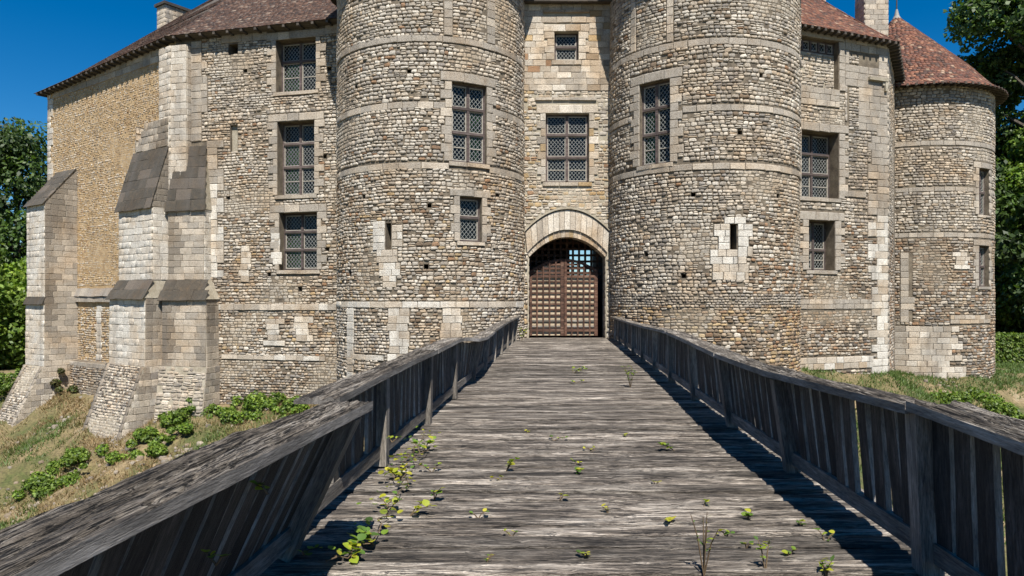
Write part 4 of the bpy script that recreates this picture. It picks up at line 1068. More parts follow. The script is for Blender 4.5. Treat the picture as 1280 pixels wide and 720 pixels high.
# ------------------------------------------------------------------ footbridge (local frame: x along the bridge, y to its left, z up)
BD = Vector((.0667, 1, 0)).normalized(); BANG = math.atan2(BD[1], BD[0]); BO = Vector((.2, 0, 0)); HWB = 1.80
def noise_strip(x, y, seed):
    ck = np.exp(-((vnoise(x * 2.2, y * 48, seed + 70) - .5) / .06) ** 2) + np.exp(-((vnoise(x * 1.1, y * 24, seed + 71) - .5) / .04) ** 2)
    return -.35 * ck + .5 * fbm(x * 2.5, y * 30, seed, 3) + .35 * fbm(x * 6, y * 70, seed + 20, 2) + .35 * fbm(x * .35, y * 7, seed + 40, 3)
def plank_mesh(L, w, h, ns, nw, amp, seed, mat, edge=.008, name='plank_board', side_mat=None):
    """board with its length on x, worn top on +z, ragged edges"""
    xs = np.linspace(-L / 2, L / 2, ns + 1); ws = np.linspace(-w / 2, w / 2, nw + 1)
    X, W = np.meshgrid(xs, ws, indexing='ij')
    el = (vnoise(xs * 2.2, xs * 0 + seed, 1) - .5) * edge * 2 + (vnoise(xs * 9, xs * 0 + seed, 2) - .5) * edge
    er = (vnoise(xs * 2.2, xs * 0 + seed, 5) - .5) * edge * 2 + (vnoise(xs * 9, xs * 0 + seed, 6) - .5) * edge
    q = (W + w / 2) / w; Wj = W + el[:, None] * (1 - q) + er[:, None] * q
    Z = h / 2 + (noise_strip(X, W, seed) - .6) * amp - amp * .6 * np.abs(2 * q - 1) ** 6
    n1_, n2 = ns + 1, nw + 1
    top = np.stack([X, Wj, Z], -1).reshape(-1, 3)
    low = np.stack([X[:, [0, -1]], Wj[:, [0, -1]], np.full((n1_, 2), -h / 2)], -1).reshape(-1, 3)
    v = np.r_[top, low]; f = []; o = len(top); side = []
    for i in range(ns):
        for j in range(nw): f.append((i * n2 + j, (i + 1) * n2 + j, (i + 1) * n2 + j + 1, i * n2 + j + 1))
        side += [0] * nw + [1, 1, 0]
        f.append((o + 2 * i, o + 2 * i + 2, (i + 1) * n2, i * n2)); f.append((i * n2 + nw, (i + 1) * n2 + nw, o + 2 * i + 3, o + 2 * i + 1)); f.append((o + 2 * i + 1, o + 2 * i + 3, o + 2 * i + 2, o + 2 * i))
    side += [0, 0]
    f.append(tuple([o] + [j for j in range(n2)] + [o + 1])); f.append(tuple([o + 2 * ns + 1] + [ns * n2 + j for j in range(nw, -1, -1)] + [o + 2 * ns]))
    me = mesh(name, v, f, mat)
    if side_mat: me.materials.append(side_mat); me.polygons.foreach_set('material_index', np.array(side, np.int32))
    return me
def bridge():
    root = empty('footbridge', BO + Vector((0, 0, -.3)), 'weathered grey plank footbridge leading straight to the castle gate', 'bridge', None, BANG)
    near = [plank_mesh(4.25, .20, .055, 70, 7, .022, 10 + k, M_DECK, .010) for k in range(8)]
    far = [plank_mesh(4.25, .20, .055, 16, 2, .010, 40 + k, M_DECK, .006) for k in range(6)]
    s = -2.2
    skew = Matrix.Rotation(math.pi / 2 + (BANG * 0 + math.atan(.0667)), 4, 'Z')     # boards lie square to the castle front
    while s < 28.4:
        w = random.uniform(.185, .225); me = random.choice(near if s < 9 else far)
        m = Matrix.Translation((s + w / 2, random.uniform(-.06, .06), .3 - .03 + random.uniform(-.010, .010))) @ skew @ Matrix.Rotation(random.uniform(-.004, .004), 4, 'Z') @ Matrix.Rotation(random.choice((0, math.pi)), 4, 'Z') @ Matrix.Diagonal((1, (w - .024) / .20, 1, 1))
        link('plank', me, root, m @ Matrix.Rotation(random.uniform(-.03, .03), 4, 'X'))
        s += w + random.uniform(.0, .012)
    for y in (-1.7, 0, 1.7):
        v, f = boxes([(-2, 28.2, y - .12, y + .12, -.06, .235)]); obj('beam', v, f, M_BOARD, root)
    for x in (3, 9, 15, 21):
        for y in (-1.7, 1.7):
            v, f = boxes([(x - .14, x + .14, y - .14, y + .14, -6.4, -.062)]); obj('trestle_post', v, f, M_BOARD, root)
        v, f = boxes([(x - .1, x + .1, -1.55, 1.55, -.3, -.065)]); obj('trestle_beam', v, f, M_BOARD, root)
bridge()

def rail_path(st):
    S = np.array([p[0] for p in st]); return lambda s: (np.interp(s, S, [p[1] for p in st]), np.interp(s, S, [p[2] for p in st]))
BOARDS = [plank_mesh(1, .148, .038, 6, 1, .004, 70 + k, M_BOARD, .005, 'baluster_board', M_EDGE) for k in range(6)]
POSTM = [plank_mesh(1, .12, .12, 6, 2, .004, 90 + k, M_POST, .004, 'post_beam') for k in range(3)]
def handrail(root, lean, s0, s1, side, w, th, ns, nw, amp, seed, z_of, endpoint=0.):
    """thick worn top board following the posts"""
    ss = np.linspace(s0, s1, ns + 1); ws = np.linspace(-.5, .5, nw + 1)
    Sx, Wq = np.meshgrid(ss, ws, indexing='ij'); le = np.array([lean(s) for s in ss]); zz = np.array([z_of(s) for s in ss])
    inner = side * (HWB + .07 - le - .16)                    # inner edge, in local y
    e1 = (vnoise(ss * 1.2, ss * 0 + seed, 3) - .5) * .02 + (vnoise(ss * 7, ss * 0 + seed, 4) - .5) * .006
    e2 = (vnoise(ss * 1.2, ss * 0 + seed, 7) - .5) * .06 + (vnoise(ss * 6, ss * 0 + seed, 8) - .5) * .03
    wid = w + e2 - e1
    q = Wq + .5
    Yl = inner[:, None] + side * (e1[:, None] + q * wid[:, None])
    G = noise_strip(Sx, q * w, seed)
    cracks = np.clip((vnoise(Sx * .45, q * w * 26, seed + 60) - .66) * 3, 0, 1) * np.clip(vnoise(Sx * .8, q * 3, seed + 61) * 1.6, 0, 1)
    rs = np.random.RandomState(seed); fis = np.zeros_like(Sx)
    for k in range(int(9 * (s1 - s0)) if amp > .03 else 0):
        c0 = rs.uniform(s0, s1); ln = rs.uniform(.15, .7); q0 = rs.uniform(.06, .98); wv = rs.uniform(.008, .026)
        line = q0 + .05 * (vnoise(Sx * 1.6, Sx * 0 + k, seed + 80) - .5) + .012 * (vnoise(Sx * 9, Sx * 0 + k, seed + 81) - .5)
        fis = np.maximum(fis, np.exp(-((q - line) / wv) ** 2) * np.exp(-((Sx - c0) / ln) ** 4) * rs.uniform(.5, 1.))
    fade = np.clip(q * 9, 0, 1)
    Z = zz[:, None] + ((G - .6) * amp * .8 - cracks * amp * 1.2 - fis * amp * .95 - amp * .5 * q ** 10) * (.12 + .88 * fade)
    top = np.stack([Sx, Yl, Z], -1).reshape(-1, 3); n2 = nw + 1; o = len(top)
    low = np.stack([Sx[:, [0, -1]], Yl[:, [0, -1]], np.repeat((zz - th)[:, None], 2, 1)], -1).reshape(-1, 3)
    v = np.r_[top, low]; f = []
    for i in range(ns):
        for j in range(nw):
            a = (i * n2 + j, (i + 1) * n2 + j, (i + 1) * n2 + j + 1, i * n2 + j + 1); f.append(a if side > 0 else a[::-1])
        for a in ((o + 2 * i, o + 2 * i + 2, (i + 1) * n2, i * n2), (i * n2 + nw, (i + 1) * n2 + nw, o + 2 * i + 3, o + 2 * i + 1), (o + 2 * i + 1, o + 2 * i + 3, o + 2 * i + 2, o + 2 * i)):
            f.append(a if side > 0 else a[::-1])
    f.append(tuple([o] + list(range(n2)) + [o + 1])); f.append(tuple([o + 2 * ns + 1] + [ns * n2 + j for j in range(nw, -1, -1)] + [o + 2 * ns]))
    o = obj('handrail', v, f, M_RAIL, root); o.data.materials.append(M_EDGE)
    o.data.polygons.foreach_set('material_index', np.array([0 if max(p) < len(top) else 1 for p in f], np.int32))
def railing(label, side, posts, st, rails, brail, skip=(), gap=(.188, .208)):
    """posts: stations; st: (s, lean inwards, top z); rails: (s0, s1, ns, nw, amp, w)"""
    root = empty('timber_railing', BO, label, 'railing', 'timber railings of the footbridge', BANG)
    F = rail_path(st); lean = lambda s: float(F(s)[0]); zt = lambda s: float(F(s)[1])
    yb = side * (HWB + .07); th = .052
    for s0, s1, ns, nw, amp, w in rails: handrail(root, lean, s0, s1, side, w, th, ns, nw, amp, random.randrange(1000), zt)
    for s in posts:
        top = Vector((0, -side * lean(s), zt(s) - th - .012)); L = top.length; x = top.normalized(); y = Vector((1, 0, 0)); z = x.cross(y)
        link('post', random.choice(POSTM), root, frame(Vector((s, yb - side * .055, -.0)) + top * .5, x, y, z, (L, 1, 1)))
    for s0, s1 in brail:
        v = []; N = 8; f = []
        for i in range(N + 1):
            s = s0 + (s1 - s0) * i / N; k = yb - side * (.015 + .16 * lean(s)); jz = .004 * math.sin(s * 5)
            v += [(s, k - .045, .075 + jz), (s, k + .045, .075 + jz), (s, k + .045, .185 + jz), (s, k - .045, .185 + jz)]
            if i:
                b = 4 * (i - 1); f += [(b, b + 1, b + 5, b + 4), (b + 1, b + 2, b + 6, b + 5), (b + 2, b + 3, b + 7, b + 6), (b + 3, b, b + 4, b + 7)]
        f += [(3, 2, 1, 0), (4 * N, 4 * N + 1, 4 * N + 2, 4 * N + 3)]
        obj('bottom_rail', v, f, M_POST, root)
        s = s0 + .12
        while s < s1 - .06:
            if not any(abs(s - p) < .105 for p in posts) and not any(abs(s - q) < .08 for q in skip):
                le = lean(s); z0 = .187; z1 = zt(s) - th - .018
                ofs = random.uniform(-.022, .016)
                p0 = Vector((s, yb - side * (.02 + ofs + .17 * le), z0)); p1 = Vector((s + random.uniform(-.015, .015), yb - side * (le * .97 + .01), z1))
                d = p1 - p0; L = d.length; x = d.normalized(); tw = random.uniform(-.07, .07)
                y = Vector((math.cos(tw), side * math.sin(tw), 0)); z = x.cross(y).normalized(); y = z.cross(x)
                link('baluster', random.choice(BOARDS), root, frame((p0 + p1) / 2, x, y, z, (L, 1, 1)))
            s += random.uniform(*gap)
    return root
railing('broken near section of the left railing, leaning far inwards', 1, [-.9, 4.1], [(-2, .30, .90), (1.5, .33, .90), (4.2, .40, .895), (5, .4, .89)],
        [(-.4, 4.2, 420, 64, .06, .33)], [(-1.5, 4.18)], gap=(.165, .185))
railing('long far section of the left railing, sagging near its middle', 1, [6.4, 8.6, 10.8, 13.0, 15.2, 17.4, 19.6, 21.8, 24.0, 26.2],
        [(4, .02, .83), (4.9, .02, .835), (6.4, .01, .865), (8.6, .02, .885), (10.8, .0, .90), (11.6, .02, .88), (12.3, .12, .82), (13.6, .15, .79), (15.2, .08, .785), (17.4, .02, .81), (21.8, .0, .85), (27, 0, .87)],
        [(4.8, 8.72, 130, 18, .035, .31), (8.74, 11.3, 50, 10, .03, .31), (11.32, 16.0, 60, 8, .025, .3), (16.02, 27.4, 90, 6, .02, .3)], [(4.36, 27.3)])
railing('nearest section of the right railing, with gaps between its boards', -1, [4.08, 1.9, -.3], [(-2, .04, .90), (2.9, .04, .915), (4.1, .04, .955)],
        [(.6, 4.0, 260, 44, .045, .33)], [(-1.5, 4.0)])
railing('long far section of the right railing, leaning slightly over the planks', -1, [6.4, 8.6, 10.9, 13.2, 15.4, 17.7, 19.9, 22.2, 24.4, 26.4],
        [(4, .05, .93), (6.4, .12, .875), (8.6, .11, .87), (11, .05, .90), (13.4, .0, .925), (16.4, .0, .885), (20, .0, .86), (27, 0, .85)],
        [(4.03, 8.55, 130, 18, .035, .31), (8.57, 13.2, 70, 10, .03, .31), (13.22, 27.4, 110, 6, .02, .3)], [(4.17, 27.3)])

# ------------------------------------------------------------------ leaves, trees, shrubs, grass
def leaf_cloud(cent, size, tint, outward=None, name='crown', droop=.4, seed=0, aspect=.6):
    rng = np.random.default_rng(seed); N = len(cent)
    nrm = rng.normal(size=(N, 3)) * .75 + np.array([0, 0, droop])
    if outward is not None: nrm += outward * .9
    nrm /= np.linalg.norm(nrm, axis=1)[:, None]
    a = rng.normal(size=(N, 3)); a -= nrm * (a * nrm).sum(1)[:, None]; a /= np.linalg.norm(a, axis=1)[:, None]; b = np.cross(nrm, a)
    s = (size * rng.uniform(.6, 1.25, N))[:, None]
    V = np.stack([cent - a * s, cent + b * s * aspect - a * s * .1, cent + a * s, cent - b * s * aspect - a * s * .1], 1).reshape(-1, 3)
    L = np.arange(4 * N)
    return big_mesh(name, V, L, np.arange(N) * 4, np.full(N, 4), M_LEAF, np.repeat(tint, 4, axis=0))
def blob_points(blobs, n, seed):
    rng = np.random.default_rng(seed); C = np.array([b[:3] for b in blobs]); Rr = np.array([b[3] for b in blobs])
    w = Rr ** 2; k = rng.choice(len(blobs), n, p=w / w.sum())
    d = rng.normal(size=(n, 3)); d /= np.linalg.norm(d, axis=1)[:, None]
    rad = Rr[k] * (1 - .45 * rng.random(n) ** 2.2) * (1 + .25 * (fbm(d[:, 0] * 3 + k * 5, d[:, 1] * 3 + d[:, 2] * 3, seed, 2) - .5) * 2)
    return C[k] + d * rad[:, None] * np.array([1, 1, .82]), d, k
def tree(label, x, y, h, rad, n, seed, tones, low=.1, leaf=.17):
    rnd = random.Random(seed); g = float(ground_z(x, y)); base = (x, y, g)
    root = empty('leafy_tree', base, label, 'tree', 'trees behind the castle')
    blobs = []
    nb = 64; n = int(n * 1.35)
    for i in range(nb):
        q = low + (1 - low) * (i + .5) / nb; prof = rad * (math.sin(math.pi * min(1, .18 + .80 * q)) ** .7)
        an = rnd.uniform(0, 6.283); rr = prof * rnd.uniform(.35, .95)
        blobs.append((rr * math.cos(an), rr * math.sin(an), h * q, rad * rnd.uniform(.21, .38)))
    P, d, k = blob_points(blobs, n, seed)
    bl = np.array([rnd.uniform(.65, 1.35) for _ in blobs]); rng = np.random.default_rng(seed)
    tone = np.array(tones)[rng.integers(0, len(tones), n)] * (bl[k] * rng.uniform(.75, 1.3, n))[:, None]
    me = leaf_cloud(P, leaf, tone, d, 'crown', .5, seed); link('crown', me, root)
    path = [(0, 0, -.3)] + [(rnd.uniform(-.25, .25), rnd.uniform(-.25, .25), h * q) for q in (.15, .35, .6, .85)]
    v, f = tube(path, [.45, .36, .28, .17, .05], 10); tr = obj('trunk', v, f, M_BARK, root, smooth=True)
    for i in range(0, nb, 3):
        b = blobs[i]; z0 = max(.5, b[2] - rad * .5)
        v, f = tube([(0, 0, z0), (b[0] * .5, b[1] * .5, z0 + (b[2] - z0) * .6), b[:3]], [.13, .08, .03], 6); obj('limb', v, f, M_BARK, tr)
G1_ = [(.045, .085, .016), (.06, .11, .02), (.085, .14, .025), (.03, .06, .014)]
G2_ = [(.10, .17, .02), (.14, .22, .025), (.075, .13, .018), (.18, .25, .035)]
tree('tall dark green tree rising behind the far left corner of the castle', -34.5, 50, 15.6, 5.2, 21000, 11, G1_)
tree('lighter leafy tree in front of the dark tree at the left edge', -34.2, 43.5, 8.6, 4.2, 17000, 12, G2_, .02)
tree('dark tree half hidden behind the ochre end wall', -30.5, 58, 14.8, 5.0, 12000, 13, G1_)
tree('very tall dark tree beyond the right corner tower', 34.2, 47, 27, 5.6, 42000, 14, G1_, .08, .2)
tree('sunlit bright green tree beside the right corner tower', 35.0, 47.6, 14.4, 4.2, 20000, 15, G2_, .1)
tree('dark tree filling the gap under the bright tree at the right', 38, 52, 15, 5.5, 14000, 16, G1_, .02)
tree('wide dark tree low at the left edge of the picture', -40, 52, 11.5, 5.5, 13000, 17, G1_, .0)
tree('small rounded green tree right behind the far left buttress', -30.6, 46.5, 6.6, 3.2, 11000, 18, G2_, .0)
tree('low dark tree behind the hedge at the right edge', 34.5, 50, 8.5, 4.4, 13000, 19, G1_, .0)
tree('dark round tree beyond the hedge, largely behind the bright tree', 40.5, 58, 11, 5.5, 9000, 20, G1_, .0)

def hedge():
    x0, x1, y0, y1, zt = 26.5, 40, 42.2, 43.4, -.62; base = (31, 42.8, -2.4)
    root = empty('clipped_hedge', base, 'low clipped green hedge right of the corner tower', 'hedge')
    n = 15000; rng = np.random.default_rng(4); face = rng.random(n)
    X = rng.uniform(x0, x1, n); Y = np.where(face < .6, y0 + rng.normal(0, .05, n), rng.uniform(y0, y1, n)); Z = np.where(face < .6, rng.uniform(-2.4, zt, n), zt + rng.normal(0, .05, n))
    P = np.c_[X, Y, Z] - np.array(base); o = np.where((face < .6)[:, None], [[0, -1., .2]], [[0, 0, 1.]])
    tn = np.array(G2_)[rng.integers(0, 4, n)] * rng.uniform(.6, 1.1, n)[:, None]
    link('foliage', leaf_cloud(P, .085, tn, o, 'foliage', .3, 4), root)
    v, f = boxes([(x0 + .1, x1 - .1, y0 + .12, y1 - .1, -2.5, zt - .12)]); obj('twigs', v, f, M_STEM, root, off=base)
hedge()
def bush(label, x, y, r, h, n, seed, tones, leaf=.062, name='bramble_bush'):
    rnd = random.Random(seed); g = float(ground_z(x, y)); base = (x, y, g)
    h *= .72 if r < h * 2.4 and h < 1.1 else 1; r *= 1.15
    root = empty(name, base, label, 'bush', 'bushes on the moat bank')
    blobs = [(rnd.gauss(0, r * .55), rnd.gauss(0, r * .4), 0, r * rnd.uniform(.10, .30)) for _ in range(26)]; n = int(n * 1.5)
    blobs = [(a, b, float(ground_z(x + a, y + b)) - g + h * max(.05, rnd.uniform(.0, .85) - .25 * (abs(a) / r) ** 2), q) for a, b, _, q in blobs]
    P, d, k = blob_points(blobs, n, seed); rng = np.random.default_rng(seed); bl = np.array([rnd.uniform(.75, 1.25) for _ in blobs])
    tone = np.array(tones)[rng.integers(0, len(tones), n)] * (bl[k] * rng.uniform(.7, 1.3, n))[:, None]
    link('foliage', leaf_cloud(P, leaf, tone, d, 'foliage', .6, seed, .7), root)
    for i in range(5):
        b = blobs[i]; v, f = tube([(b[0] * .4, b[1] * .4, float(ground_z(x + b[0] * .4, y + b[1] * .4)) - g - .05), b[:3]], [.02, .008], 5); obj('stem', v, f, M_STEM, root)
def at(px, py, it=40):
    """point of the bank seen at that place of the picture"""
    lo = 12.
    for Y in np.arange(14, 45, .1):
        X = (px - 640) / 900 * Y; Z = EYE + (374 - py) / 900 * Y
        if Z < float(ground_z(X, Y)): return X, Y
    return X, Y
for px, py, r, h, n, lab, tn in (
        (205, 555, .95, .8, 3600, 'bright green bramble clump at the foot of the white buttress', G2_),
        (75, 592, 1.15, .8, 4200, 'bright green bramble mound low on the bank at far left', G2_),
        (232, 520, .8, .6, 2400, 'green bramble patch beside the stained buttress foot', G2_),
        (300, 520, 1.1, .5, 2600, 'low green bramble spread under the front wall', G2_),
        (352, 512, .9, .45, 2200, 'low green plants where the bank meets the left railing', G2_),
        (70, 492, .7, 1.7, 2200, 'brownish shrub climbing the plinth between the two left buttresses', [(.09, .085, .025), (.07, .06, .03), (.06, .09, .02)]),
        (8, 492, .9, 1.2, 2600, 'fresh green shrub by the foot of the far left buttress', G2_),
        (1190, 500, .8, .35, 1500, 'weedy green patch on the right bank below the corner tower', G2_),
        (1262, 520, 1.0, .5, 2200, 'thick green weeds on the right bank near the railing', G2_)):
    x, y = at(px, py); bush(lab, x, y, r, h, n, int(px * 7 + py), tn)

def grass():
    rng = np.random.default_rng(21)
    def patchy(n, x0, x1, y0, y1, green, name, label, back=.25):
        X = rng.uniform(x0, x1, n); Y = rng.uniform(y0, y1, n); d = np.interp(X, LX, LY) - Y
        den = fbm(X * .8, Y * .8, 31, 3); ok = (d > back) & (d < 9) & (rng.random(n) < np.clip((den - .28) * 3.2, 0, 1)); X, Y, den = X[ok], Y[ok], den[ok]; m = len(X); Z = ground_z(X, Y)
        g = fbm(X * .35, Y * .35, 77, 3) + rng.normal(0, .06, m) + green
        dry = np.array([.27, .19, .095]); lush = np.array([.09, .145, .03]); t = np.clip((g - .46) * 6, 0, 1)[:, None]
        col = (dry * (1 - t) + lush * t) * rng.uniform(.6, 1.3, m)[:, None]
        h = rng.uniform(.05, .2, m); a = rng.uniform(0, 6.283, m); le = rng.normal(0, .09, (m, 2)); w = rng.uniform(.012, .03, m)
        c = np.c_[np.cos(a) * w, np.sin(a) * w]
        V = np.stack([np.c_[X - c[:, 0], Y - c[:, 1], Z - .02], np.c_[X + c[:, 0], Y + c[:, 1], Z - .02], np.c_[X + le[:, 0], Y + le[:, 1], Z + h]], 1).reshape(-1, 3)
        me = big_mesh(name, V, np.arange(3 * m), np.arange(m) * 3, np.full(m, 3), M_GRASS, np.repeat(col, 3, axis=0))
        prop(link(name, me), label, None, None, 'stuff')
    patchy(170000, -30, -4, 19, 37, .02, 'dry_grass', 'dry straw coloured grass on the left moat bank')
    patchy(240000, 10, 42, 20, 44, .32, 'green_grass', 'short green and yellow grass on the right bank', -7)
grass()
def fallen():
    P = Pieces(); rng = random.Random(9)
    spots = [(220, 575, 1.2, 90), (195, 590, .9, 40), (130, 560, 1.5, 80), (45, 600, 1.6, 70), (30, 640, 1.2, 40), (80, 530, 1.4, 60), (110, 615, 1.5, 50), (250, 600, 1.2, 30), (290, 545, 2.2, 40), (1195, 492, 1.2, 30), (1180, 478, 1.5, 40)]
    for px, py, sp, n in spots:
        x0, y0 = at(px, py)
        for _ in range(int(n * .7)):
            x, y = x0 + rng.gauss(0, sp * .5), y0 + rng.gauss(0, sp * .5)
            if np.interp(x, LX, LY) - y < .1: continue
            z = float(ground_z(x, y)); a = rng.uniform(0, 6.28); s = rng.uniform(.06, .2) * (1.7 if rng.random() < .08 else 1)
            P.add(RUB, (x, y, z - .03), (math.cos(a), math.sin(a), 0), (-math.sin(a), math.cos(a), .0), (0, 0, 1), s, s * rng.uniform(.6, .9), s * .5, jit(pick('cream', 2, 'grey', 2, 'buff', 2, 'flint', 1), .62))
    o = P.finish(None, (0, 0, 0), 0, joined='rubble'); prop(o, 'pale fallen stones scattered over the moat bank', None, None, 'stuff')
fallen()

# ------------------------------------------------------------------ weeds on the bridge
def leaf_shape(kind):
    n = 6; v = [(0, 0, 0)]; f = []
    prof = [(0, 0), (.18, .30), (.45, .42), (.75, .28), (1, 0)] if kind == 0 else [(0, 0), (.15, .42), (.5, .5), (.8, .36), (1, 0)] if kind == 1 else [(0, 0), (.2, .16), (.5, .22), (.8, .12), (1, 0)]
    v = []
    for x, w in prof: v += [(x, -w, .10 * x * (1 - x) + w * .25), (x, 0, .15 * x * (1 - x)), (x, w, .10 * x * (1 - x) + w * .25)]
    for i in range(len(prof) - 1):
        for j in range(2): f.append((3 * i + j, 3 * i + 3 + j, 3 * i + 4 + j, 3 * i + 1 + j))
    return mesh('leaf_blade', v, f, M_LEAF_S, True)
LEAVES = [leaf_shape(k) for k in range(3)]
LG = [(.17, .27, .03), (.26, .33, .03), (.10, .19, .03), (.36, .36, .03), (.07, .13, .025)]
def weed(label, x, y, z, n, h, spread, ls, seed, stems=2, kind=None, tall=False, tones=LG, name='weed'):
    ls *= .62; spread *= 1.05; n = int(n * 1.3) if name == 'weed' else n
    rnd = random.Random(seed); root = empty(name, (x, y, z), label, 'weed', 'weeds growing through the bridge planks')
    sv = []; sf = []; tips = []
    for s in range(stems):
        a = rnd.uniform(0, 6.28); e = Vector((math.cos(a) * spread * rnd.uniform(.4, 1), math.sin(a) * spread * rnd.uniform(.4, 1) * .8, h * rnd.uniform(.7, 1)))
        if tall: e = Vector((rnd.uniform(-.08, .08), rnd.uniform(-.08, .08), h * rnd.uniform(.7, 1)))
        pts = [Vector((0, 0, -.02)), e * .5 + Vector((0, 0, h * .12)), e]
        v, f = tube([tuple(p) for p in pts], [.005, .004, .002], 5); b = len(sv); sv += v; sf += [tuple(i + b for i in q) for q in f]
        for k in range(max(1, n // stems)):
            q = rnd.uniform(.25, 1.0); p = pts[1].lerp(pts[2], (q - .5) * 2) if q > .5 else pts[0].lerp(pts[1], q * 2); tips.append((p, q))
    obj('stem', sv, sf, M_STEM, root)
    for p, q in tips:
        a = rnd.uniform(0, 6.28); el = rnd.uniform(-.15, .6); xx = Vector((math.cos(a) * math.cos(el), math.sin(a) * math.cos(el), math.sin(el)))
        yy = Vector((-math.sin(a), math.cos(a), rnd.uniform(-.4, .4))).normalized(); zz = xx.cross(yy).normalized(); yy = zz.cross(xx); s = ls * rnd.uniform(.65, 1.2)
        o = link('leaf', LEAVES[rnd.randrange(2) if kind is None else kind], root, frame(p, xx, yy, zz, (s, s, s))); o.color = (*jit(rnd.choice(tones), rnd.uniform(.8, 1.15)), 1)
    return root
def deck_at(px, py):
    Y = 900 * EYE / (py - 374); return (px - 640) / 900 * Y, Y
YL = [(.40, .40, .03), (.48, .44, .05), (.30, .34, .03)]
for i, (px, py, n, h, sp, ls, lab, kw) in enumerate((
    (526, 566, 16, .12, .26, .10, 'trailing green and yellow vine beside the third left post', {}),
    (499, 598, 14, .10, .20, .10, 'yellow green leaves at the foot of the second left post', dict(tones=YL)),
    (540, 588, 8, .06, .16, .07, 'small dark sprig just right of the trailing vine', {}),
    (487, 634, 7, .08, .14, .09, 'three lime yellow leaves at the edge of the left shadow', dict(tones=YL)),
    (512, 642, 10, .08, .16, .10, 'yellow leafed runner on the sunny planks left of centre', dict(tones=YL)),
    (543, 622, 9, .09, .12, .07, 'pair of dark green sprigs above the yellow runner', {}),
    (468, 680, 12, .10, .18, .10, 'green runner at the sunlit edge of the left shadow', {}),
    (440, 705, 14, .10, .18, .10, 'vine crossing into the left shadow at the bottom of the picture', {}),
    (632, 588, 14, .10, .16, .07, 'dark green seedling in the middle of the planks', {}),
    (628, 600, 5, .03, .10, .06, 'few flat yellow leaves below the middle seedling', dict(tones=YL)),
    (718, 592, 12, .06, .14, .07, 'yellow green rosette right of the middle seedling', {}),
    (722, 580, 7, .04, .10, .05, 'small green tuft above the rosette', {}),
    (742, 563, 6, .03, .12, .05, 'tiny yellow leaves on the planks between rosette and sapling', dict(tones=YL)),
    (692, 549, 7, .03, .15, .05, 'thin line of small leaves across the middle planks', {}),
    (716, 466, 22, .12, .45, .09, 'wide low weed on the planks nearer the gate', dict(stems=4)),
    (720, 478, 8, .05, .3, .06, 'sparse dry weed just before the wide low weed', {}),
    (788, 484, 34, .42, .2, .10, 'upright bushy seedling standing near the right railing', dict(stems=5, tall=False, kind=2)),
    (760, 638, 4, .03, .06, .06, 'single yellow leaf cluster right of the rosette', dict(tones=YL)),
    (840, 652, 5, .03, .10, .07, 'flat yellow leaf pair halfway to the right shadow', dict(tones=YL)),
    (932, 650, 6, .05, .09, .07, 'bright leaves near the edge of the right shadow', {}),
    (908, 668, 5, .03, .09, .06, 'small pale leaves below the flat yellow pair', {}),
    (880, 716, 18, .34, .1, .05, 'tall thin dry stalks with small leaves at the bottom edge', dict(tall=True, stems=5, kind=2)),
    (957, 712, 10, .18, .1, .06, 'short upright stalk right of the dry stalks', dict(tall=True, stems=2)),
    (1033, 716, 12, .08, .08, .08, 'bright green star shaped weed near the big right post', dict(kind=2)),
    (606, 703, 6, .05, .08, .05, 'small dark weed at the bottom centre', {}),
    (933, 682, 6, .03, .06, .05, 'low yellow green weed beside the right shadow', {}),
    (845, 562, 12, .08, .3, .08, 'dim green weed inside the right railing shadow', {}),
    (1032, 676, 6, .06, .08, .06, 'green weed at the border of sun and right shadow', {}),
    (652, 426, 40, .5, .35, .12, 'leafy green plant growing at the left foot of the gateway', dict(stems=7)))):
    x, y = deck_at(px, py); weed(lab, x, y, .0, n, h, sp, ls, 100 + i, **kw)
for i, (px, py, Y, n, lab) in enumerate(((335, 612, 3.1, 9, 'bright green bramble sprig poking out under the left handrail'), (270, 700, 2.75, 7, 'small green sprig low on the near left railing'), (380, 690, 4.1, 8, 'dull green leaves by the broken left bottom rail'), (490, 550, 6.35, 6, 'pale yellow leaves hanging on the second left post'))):
    x = (px - 640) / 900 * Y; z = EYE + (374 - py) / 900 * Y
    weed(lab, x, Y, z, n, .03, .09, .055, 300 + i, stems=2, name='vine_sprig')

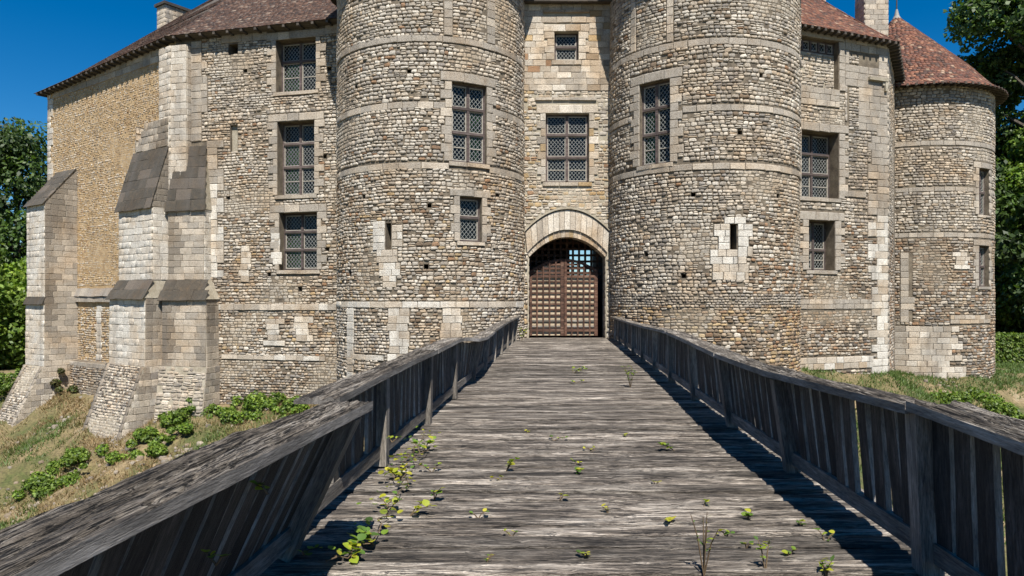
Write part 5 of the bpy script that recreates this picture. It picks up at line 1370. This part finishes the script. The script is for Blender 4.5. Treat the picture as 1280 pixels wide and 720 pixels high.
def vine(label, pts, n, seed):
    rnd = random.Random(seed); W = [Vector((*deck_at(*p), .02)) for p in pts]; base = W[0].copy(); base.z = 0
    root = empty('trailing_vine', base, label, 'vine')
    path = []
    for a, b in zip(W, W[1:]):
        for k in range(4): path.append(a.lerp(b, k / 4) - base + Vector((rnd.uniform(-.03, .03), rnd.uniform(-.03, .03), rnd.uniform(0, .05))))
    v, f = tube([tuple(p) for p in path], [.004] * len(path), 5); obj('stem', v, f, M_STEM, root)
    for _ in range(n):
        p = rnd.choice(path) + Vector((rnd.gauss(0, .06), rnd.gauss(0, .06), rnd.uniform(0, .07))); a = rnd.uniform(0, 6.28); el = rnd.uniform(-.2, .6)
        xx = Vector((math.cos(a) * math.cos(el), math.sin(a) * math.cos(el), math.sin(el))); yy = Vector((-math.sin(a), math.cos(a), rnd.uniform(-.4, .4))).normalized(); zz = xx.cross(yy).normalized(); yy = zz.cross(xx); q = rnd.uniform(.022, .055)
        o = link('leaf', LEAVES[rnd.randrange(2)], root, frame(p, xx, yy, zz, (q, q, q))); o.color = (*jit(rnd.choice(LG + LG + YL), rnd.uniform(.55, 1.0)), 1)
vine('long leafy vine trailing over the planks beside the left railing', [(405, 716), (440, 702), (462, 682), (474, 660), (495, 632), (508, 612), (503, 596), (520, 578), (545, 560)], 80, 5)
vine('short leafy vine creeping out below the second left post', [(490, 606), (502, 585), (520, 566), (530, 552), (548, 548)], 42, 6)

for i, (px, py, lab) in enumerate((
    (640, 668, 'tiny leaf tuft on bare planks above the small dark weed at bottom centre'),
    (700, 622, 'tiny leaf tuft nearer than the middle seedling and left of the rosette'),
    (820, 604, 'tiny leaf tuft alone between the rosette and the right railing shadow'),
    (880, 630, 'tiny leaf tuft just above the small pale leaves on the planks'),
    (985, 692, 'tiny leaf tuft at the shadow edge above the short upright stalk'),
    (660, 540, 'tiny leaf tuft left of the thin line of small leaves'),
    (780, 545, 'tiny leaf tuft on the middle planks, right of the thin line of leaves'),
    (735, 694, 'tiny leaf tuft between the bottom centre weed and the dry stalks'),
    (598, 645, 'tiny leaf tuft just right of the yellow leafed runner'),
    (1002, 656, 'tiny leaf tuft inside the right shadow beside the bright leaves'))):
    x, y = deck_at(px, py); weed(lab, x, y, .0, 4, .025, .07, .06, 600 + i, tones=LG + YL, name='leaf_tuft')['group'] = 'tiny leaf tufts on the bare planks'
